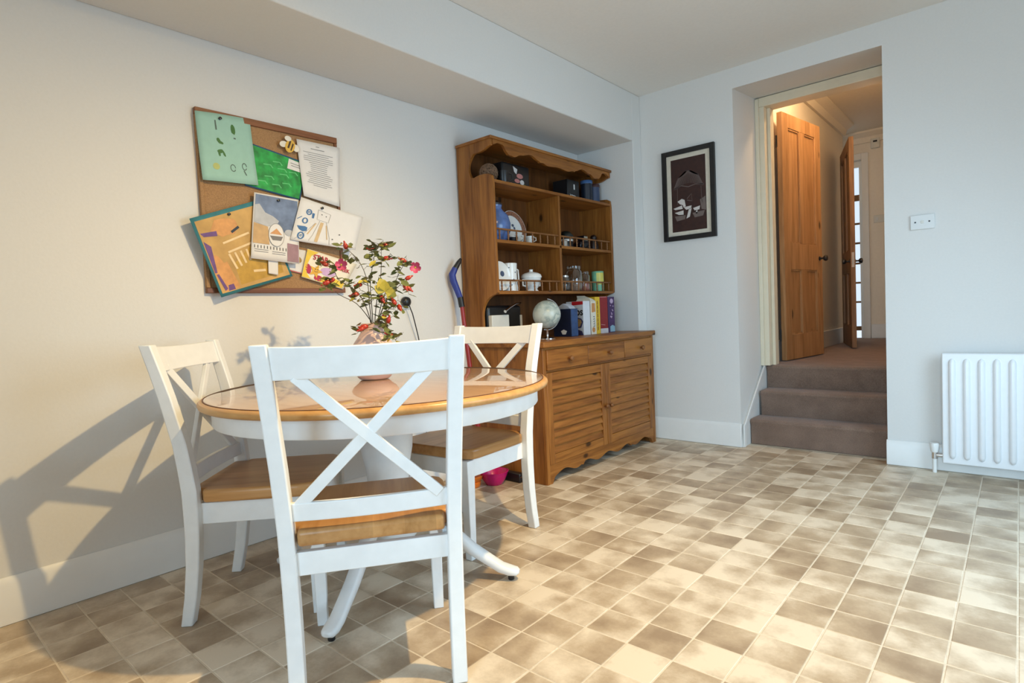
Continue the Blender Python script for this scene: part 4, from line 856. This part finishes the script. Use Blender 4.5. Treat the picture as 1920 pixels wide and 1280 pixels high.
# middle row, right
bb = thing('pale_blue_book', 'pale blue booklet standing against the rack divider', 'book', (.2, -.765, zm)); MB().box(.10, .265, -.795, -.775, zm, zm+.185).build('cover', solid('booklet_blue', 130, 162, 180, .6), bb, bevel=.002)
MB().box(.102, .262, -.792, -.778, zm+.185, zm+.1865).build('pages', M['paper'], bb)
hat = thing('black_toy_hat', 'black lidded pot with a white band on the middle shelf', 'pot', (.19, -.60, zm))
MB().lathe([(.05, 0), (.055, .004), (.055, .075), (.05, .08)], (.19, -.60, zm), 24).build('pot_body', M['black'], hat, True); MB().lathe([(.057, .082), (.058, .092), (.035, .12), (.012, .128), (.001, .13)], (.19, -.60, zm), 24).build('lid', solid('pot_lid', 22, 30, 28, .3), hat, True)
MB().lathe([(.0552, .05), (.0556, .053), (.0556, .062), (.0552, .065)], (.19, -.60, zm), 24, cap=False).build('band', M['ceramic'], hat, True)
cam_ = thing('dark_toy_car', 'dark little model car on the middle shelf', 'model car', (.2, -.42, zm))
MB().prism([(-.475, zm+.012), (-.475, zm+.045), (-.455, zm+.06), (-.44, zm+.062), (-.425, zm+.105), (-.385, zm+.105), (-.365, zm+.062), (-.345, zm+.055), (-.34, zm+.012)], 0, .165, .235).build('car_body', solid('car_dark', 26, 22, 26, .25), cam_, bevel=.006)
for yy in (-.447, -.37):
    for xx in (.163, .237): 
        q = MB().lathe([(.016, -.006), (.018, -.003), (.018, .003), (.016, .006)], (0, 0, 0), 16); q.v = [(xx+p[2], yy+p[0], zm+.018+p[1]) for p in q.v]; q.build('wheel', M['black'], cam_, True)
MB().box(.2355, .2365, -.428, -.382, zm+.068, zm+.098).build('window', solid('car_window', 150, 140, 120, .2), cam_)
gp = thing('tiny_picture_block', 'tiny tan picture block near the divider on the middle shelf', 'ornament', (.25, -.69, zm)); MB().box(.24, .255, -.715, -.668, zm, zm+.05).build('block', solid('block_tan', 176, 150, 132), gp, bevel=.002); MB().box(.2552, .2558, -.71, -.673, zm+.008, zm+.044).build('picture', solid('block_print', 208, 200, 188), gp)
kb = thing('dark_pestle_jar', 'squat dark jar with a ball lid at the right of the middle shelf', 'jar', (.2, -.245, zm)); MB().lathe([(.025, 0), (.035, .006), (.04, .04), (.03, .07), (.028, .078)], (.2, -.245, zm), 20).build('jar_body', solid('jar_brown', 44, 24, 18, .4), kb, True); MB().sphere((.2, -.245, zm+.10), .026, 16, 10).build('ball_lid', solid('jar_ball', 30, 16, 12, .35), kb, True)
# lower row, left
zl = SH['low']
oc = thing('oval_dish', 'white oval dish with blue marks on edge at the left of the lower shelf', 'dish', (.2, -1.40, zl)); disc([(.001, 0), (.075, .0), (.092, .012), (.092, .015), (.075, .005), (.001, .005)], Vector((.235, -1.385, zl+.094)), 6, M['ceramic'], 'dish_body', oc); disc([(.001, .0056), (.018, .0056), (.018, .006), (.001, .006)], Vector((.235, -1.36, zl+.11)), 6, solid('dish_mark', 70, 84, 110), 'printed_mark', oc, 10)
jg = thing('tall_white_mug', 'tall white mug with tiny sprigs on the lower shelf', 'mug', (.21, -1.255, zl))
MB().lathe([(.04, 0), (.052, .0), (.054, .006), (.047, .05), (.046, .11), (.049, .178), (.046, .18), (.043, .11), (.043, .03)], (.215, -1.262, zl), 28).build('mug_body', M['ceramic'], jg, True)
MB().tube([(.215, -1.215, zl+.15), (.215, -1.18, zl+.14), (.215, -1.175, zl+.08), (.215, -1.215, zl+.05)], .006, 8).build('handle', M['ceramic'], jg, True)
for a, zz in ((-.6, .04), (-.9, .15), (.0, .12), (-.3, .075)): MB().sphere((.215+.048*math.cos(a), -1.262+.048*math.sin(a), zl+zz), .004, 8, 6).build('sprig', solid('sprig_blue', 96, 104, 124), jg, True)
sg = thing('lidded_sugar_bowl', 'white lidded sugar bowl on the lower shelf', 'sugar bowl', (.21, -1.03, zl))
MB().lathe([(.035, 0), (.045, 0), (.045, .006), (.038, .016), (.05, .035), (.064, .075), (.066, .09), (.062, .09)], (.215, -1.045, zl), 28).build('bowl_body', M['ceramic'], sg, True)
MB().lathe([(.070, .090), (.071, .096), (.066, .112), (.045, .124), (.016, .130), (.012, .136), (.014, .146), (.001, .150)], (.215, -1.045, zl), 28).build('lid', M['ceramic'], sg, True)
MB().tube([(.215, -1.105, zl+.075), (.215, -1.135, zl+.078), (.215, -1.135, zl+.04), (.215, -1.10, zl+.035)], .006, 8).build('handle', M['ceramic'], sg, True)
MB().tube([(.215, -.985, zl+.075), (.215, -.955, zl+.078), (.215, -.955, zl+.04), (.215, -.99, zl+.035)], .006, 8).build('handle', M['ceramic'], sg, True)
# lower row, right
bt = thing('white_capped_bottle', 'clear bottle with a white cap beside the rack divider', 'bottle', (.22, -.745, zl))
MB().lathe([(.001, 0), (.03, 0), (.032, .005), (.032, .12), (.02, .15), (.016, .16), (.016, .175)], (.225, -.752, zl), 20).build('bottle_body', M['glass'], bt, True); MB().lathe([(.018, .172), (.019, .176), (.019, .203), (.016, .206), (.001, .206)], (.225, -.752, zl), 20).build('cap', M['ceramic'], bt, True)
for y, r_, h_, lab, fill in ((-.655, .036, .115, 'small clear glass jar left of the big jar', None), (-.535, .062, .185, 'largest clear glass jar in the middle of the jars', (150, 120, 104)), (-.405, .045, .15, 'clear glass jar with pinkish contents beside the green tin', (176, 104, 92))):
    j = thing('glass_jar', lab, 'jar', (.2, y, zl), 'glass jars on the lower shelf')
    MB().lathe([(.001, .002), (r_*.9, .002), (r_, .01), (r_, h_*.78), (r_*.8, h_*.86), (r_*.78, h_*.9)], (.205, y, zl), 24).build('jar_glass', M['glass'], j, True)
    MB().lathe([(r_*.82, h_*.88), (r_*.84, h_*.9), (r_*.84, h_), (r_*.8, h_*1.01), (.001, h_*1.01)], (.205, y, zl), 24).build('lid', M['chrome'] if fill is None else M['glass'], j, True)
    if fill: MB().lathe([(.001, .006), (r_*.88, .006), (r_*.92, .012), (r_*.92, h_*.45), (.001, h_*.47)], (.205, y, zl), 20).build('contents', solid('contents_%d' % int(r_*1000), *fill, rough=.9, var=.4, scale=90), j, True)
gt = thing('green_tin', 'pale green and yellow tin at the right end of the lower shelf', 'tin', (.23, -.265, zl))
MB().lathe([(.001, 0), (.044, 0), (.046, .003), (.046, .150), (.043, .153), (.001, .153)], (.235, -.262, zl), 28).build('tin_body', solid('tin_mint', 128, 186, 150, .35, .1), gt, True)
q = MB(); rg = [[(.235+.0466*math.cos(t), -.262+.0466*math.sin(t), zl+z_) for t in [R(-70)+R(85)*i/8 for i in range(9)]] for z_ in (.05, .14)]; q.loft(rg, cap=False, closed=False).build('yellow_label', solid('tin_yellow', 206, 196, 92, .4), gt, True)
# worktop of the dresser
zw = DT
mc = thing('coffee_machine', 'black coffee machine with white side panel and chrome lever on the dresser', 'coffee machine', (.12, -1.28, zw))
MB().box(.04, .185, -1.44, -1.12, zw, zw+.05).build('base', M['black'], mc, bevel=.006); MB().box(.03, .18, -1.445, -1.12, zw+.05, zw+.225).build('body', M['black'], mc, bevel=.02, seg=3)
MB().box(.181, .215, -1.445, -1.285, zw, zw+.165).build('front_panel', M['cream'], mc, bevel=.004); MB().box(.181, .192, -1.142, -1.128, zw, zw+.16).build('side_trim', M['cream'], mc, bevel=.002)
MB().tube([(.25, -1.36, zw+.185), (.24, -1.30, zw+.21), (.22, -1.22, zw+.232), (.20, -1.15, zw+.238), (.17, -1.12, zw+.23)], [.010, .008, .007, .006, .005], 10).build('lever', M['chrome'], mc, True)
gb = thing('globe', 'pale grey-green desk globe on a metal stand on the dresser', 'globe', (.44, -1.18, zw)); GC = Vector((.44, -1.185, zw+.155))
def globe_mat():
    m, nt, b = new_mat('globe_map'); tc = nd(nt, 'ShaderNodeTexCoord'); n = nd(nt, 'ShaderNodeTexNoise'); n.inputs['Scale'].default_value = 9; n.inputs['Detail'].default_value = 5
    nt.links.new(tc.outputs['Object'], n.inputs['Vector']); nt.links.new(ramp(nt, n.outputs[0], [(.44, (.52, .56, .50, 1)), (.50, (.34, .40, .37, 1)), (.53, (.27, .33, .31, 1)), (.56, (.50, .54, .48, 1))]), b.inputs['Base Color']); b.inputs['Roughness'].default_value = .3; return m
MB().sphere(GC, .088, 32, 20).build('sphere', globe_mat(), gb, True)
MB().tube([GC+(Vector((.35, .94, 0)).normalized()*math.cos(t)+Vector((0, 0, 1))*math.sin(t))*.097 for t in [R(-105)+R(190)*i/16 for i in range(17)]], .0035, 6).build('meridian_arm', M['chrome'], gb, True)
MB().lathe([(.001, 0), (.05, 0), (.05, .006), (.02, .012), (.007, .018), (.006, .060), (.008, .064)], (GC.x, GC.y, zw), 24).build('stand', M['chrome'], gb, True)
def carton(name, label, cat, x, y, w, dpt, h, rz, mat, grp='packets on the dresser worktop'):
    # local: +x = spine facing the room, -y = broad face towards the camera ; w along y, dpt along x
    o = thing(name, label, cat, (x, y, zw), grp, R(rz), local=True)
    MB().box(-dpt, 0, -w/2, w/2, 0, h).build('carton', mat, o, bevel=.002)
    fy = lambda u, v, l=.0006: (-dpt+u*dpt, -w/2-l, v*h); fx = lambda u, v, l=.0006: (l, -w/2+u*w, v*h)
    return o, fy, fx
NV = solid('packet_navy', 20, 32, 62, .5)
o, fy, fx = carton('navy_packet', 'navy blue packet with a white crest and pale folded top', 'packet', .44, -.885, .068, .165, .185, -8, NV)
patches('spine', solid('packet_blue', 44, 70, 112, .5, .25, 30), o, [[(.05, .02), (.95, .02), (.95, .98), (.05, .98)]], fx)
patches('crest', M['ceramic'], o, [[(.42, .20), (.58, .26), (.76, .20), (.68, .08), (.5, .08)]], fy)
MB().prism([(-.15, .185), (-.10, .212), (-.075, .222), (-.03, .205), (-.01, .185)], 1, -.028, .028).build('folded_top', solid('packet_top', 172, 180, 194, .5), o, bevel=.002)
o, fy, fx = carton('cereal_box', 'white cereal box with a bowl picture and a red top band', 'cereal box', .425, -.715, .07, .16, .235, -8, solid('cereal_white', 206, 208, 214, .5, .03))
patches('red_band', solid('cereal_red', 186, 30, 36, .5), o, [[(.35, .88), (1, .90), (1, .995), (.35, .995)]], fy)
patches('bowl', solid('cereal_bowl', 62, 60, 104, .5), o, [[(.22, .46), (.3, .52), (.6, .53), (.88, .49), (.98, .40), (.86, .22), (.3, .2)], [(.1, .0), (.98, .0), (.9, .12), (.7, .16), (.1, .17)]], fy)
patches('cereal', solid('cereal_flakes', 176, 142, 92, .8, .4, 200), o, [[(.26, .45), (.4, .50), (.65, .50), (.86, .45), (.9, .38), (.78, .25), (.34, .24)]], lambda u, v: fy(u, v, .001))
text_mesh('lettering', 'nios', .075, M['black'], o, (-.125, -.0358, .138), (1, 0, 0), (0, 0, 1))
o, fy, fx = carton('paper_flour_bag', 'white packet with a crumpled top between the cereal and yellow boxes', 'packet', .425, -.63, .055, .14, .232, -8, solid('bag_white', 212, 206, 190, .7, .06))
MB().loft([[(-.14, -.027, .232), (0, -.027, .232), (0, .027, .232), (-.14, .027, .232)], [(-.13, -.02, .252), (-.02, -.018, .255), (-.02, .012, .25), (-.13, .012, .25)], [(-.12, -.035, .275), (-.05, -.03, .272), (-.05, -.02, .268), (-.12, -.02, .268)]]).build('crumpled_top', solid('bag_white', 212, 206, 190), o)
patches('print', solid('bag_print', 190, 132, 78, .6), o, [[(.15, .66), (.85, .68), (.8, .94), (.2, .94)], blob(.45, .14, .3, .08, 12)], fx)
strokes('side_lettering', solid('bag_ink', 58, 58, 70, .6), o, [(.02, [(.4+.2*(k % 2), .24+.036*k), (.7, .25+.036*k)]) for k in range(9)], fx, .02)
o, fy, fx = carton('yellow_box', 'bright yellow box beside the red packet', 'box', .42, -.567, .05, .14, .262, -8, solid('box_yellow', 214, 176, 44, .5, .08))
strokes('printed_marks', solid('box_yellow_print', 150, 110, 30, .5), o, [(.10, [(.35, .14+.115*k), (.6, .16+.115*k)]) for k in range(7)], fx, .05)
o, fy, fx = carton('red_packet', 'dark red packet with a pale base band', 'packet', .405, -.462, .085, .13, .265, -8, solid('packet_red', 134, 24, 30, .35, .08))
patches('base_band', solid('packet_grey', 190, 186, 190, .5), o, [[(.0, .0), (1, .0), (1, .13), (0, .13)]], fx)
strokes('silver_line', solid('packet_silver', 206, 150, 150, .4), o, [(.012, [(.06, .24), (.6, .22)]), (.012, [(.02, .985), (.9, .985)])], fx, .01)
o, fy, fx = carton('purple_packet', 'purple speckled packet at the right end of the row', 'packet', .40, -.352, .075, .12, .262, -8, solid('packet_purple', 66, 38, 84, .45, .3, 40))
patches('fruit_print', solid('packet_pale', 186, 160, 186, .5), o, [blob(rnd.uniform(.2, .85), rnd.uniform(.35, .78), .07, .018, 8) for _ in range(12)]+[blob(.55, .88, .25, .07, 12)], fx)
patches('blue_panel', solid('packet_sky', 136, 170, 186, .5), o, [[(.25, .02), (.95, .02), (.95, .17), (.6, .21), (.25, .17)]], fx)

# ------------------------------------------------------------------ things on the floor by the dresser
hk = thing('hooked_pole', 'red pole with a blue and black hooked grip leaning by the dresser', 'pole', (.16, -1.54, 0))
MB().tube([(.165, -1.535, .012), (.14, -1.545, .35), (.10, -1.558, .80), (.075, -1.565, 1.08)], [.017, .017, .014, .013], 12).build('pole', solid('pole_red', 150, 40, 40, .35), hk, True)
MB().tube([(.077, -1.565, 1.06), (.068, -1.568, 1.12)], .019, 12).build('collar', M['black'], hk, True)
MB().tube([(.068, -1.568, 1.115), (.055, -1.580, 1.17), (.045, -1.598, 1.225), (.045, -1.603, 1.262), (.055, -1.585, 1.30)], [.018, .020, .022, .022, .018], 12).build('grip', solid('grip_blue', 44, 60, 140, .45), hk, True)
MB().tube([(.054, -1.587, 1.295), (.065, -1.562, 1.335), (.07, -1.548, 1.358)], [.018, .015, .008], 12).build('hook', M['black'], hk, True)
pk = thing('pink_bowl', 'bright pink plastic bowl on the floor under the far chair', 'bowl', (.315, -1.575, 0))
MB().lathe([(.001, .0), (.045, .0), (.05, .004), (.068, .03), (.080, .060), (.086, .078), (.083, .078), (.064, .03), (.045, .008), (.001, .008)], (.315, -1.60, 0), 32).build('bowl_body', solid('bowl_pink', 196, 26, 104, .25), pk, True)
MB().lathe([(.084, .076), (.088, .076), (.089, .079), (.084, .080)], (.315, -1.60, 0), 32, cap=False).build('rim', solid('bowl_pink', 196, 26, 104, .25), pk, True)
bk = thing('black_tray_box', 'flat black plastic box on the floor beside the pink bowl', 'box', (.37, -1.48, 0)); MB().box(.30, .44, -1.512, -1.470, 0, .055).build('tray', M['black'], bk, bevel=.006); MB().box(.4405, .442, -1.508, -1.474, .032, .037).build('trim_line', M['chrome'], bk)
og = thing('orange_toy_dish', 'orange plastic toy dish with a green button on the floor by the pink bowl', 'toy', (.23, -1.70, 0))
MB().lathe([(.001, 0), (.05, 0), (.056, .005), (.06, .03), (.050, .034), (.045, .03), (.066, .045), (.075, .066), (.072, .068), (.05, .04)], (.235, -1.715, 0), 28).build('dish_body', solid('toy_orange', 222, 120, 42, .35), og, True); MB().sphere((.285, -1.75, .022), .012, 12, 8).build('button', solid('toy_green', 96, 190, 110, .4), og, True)
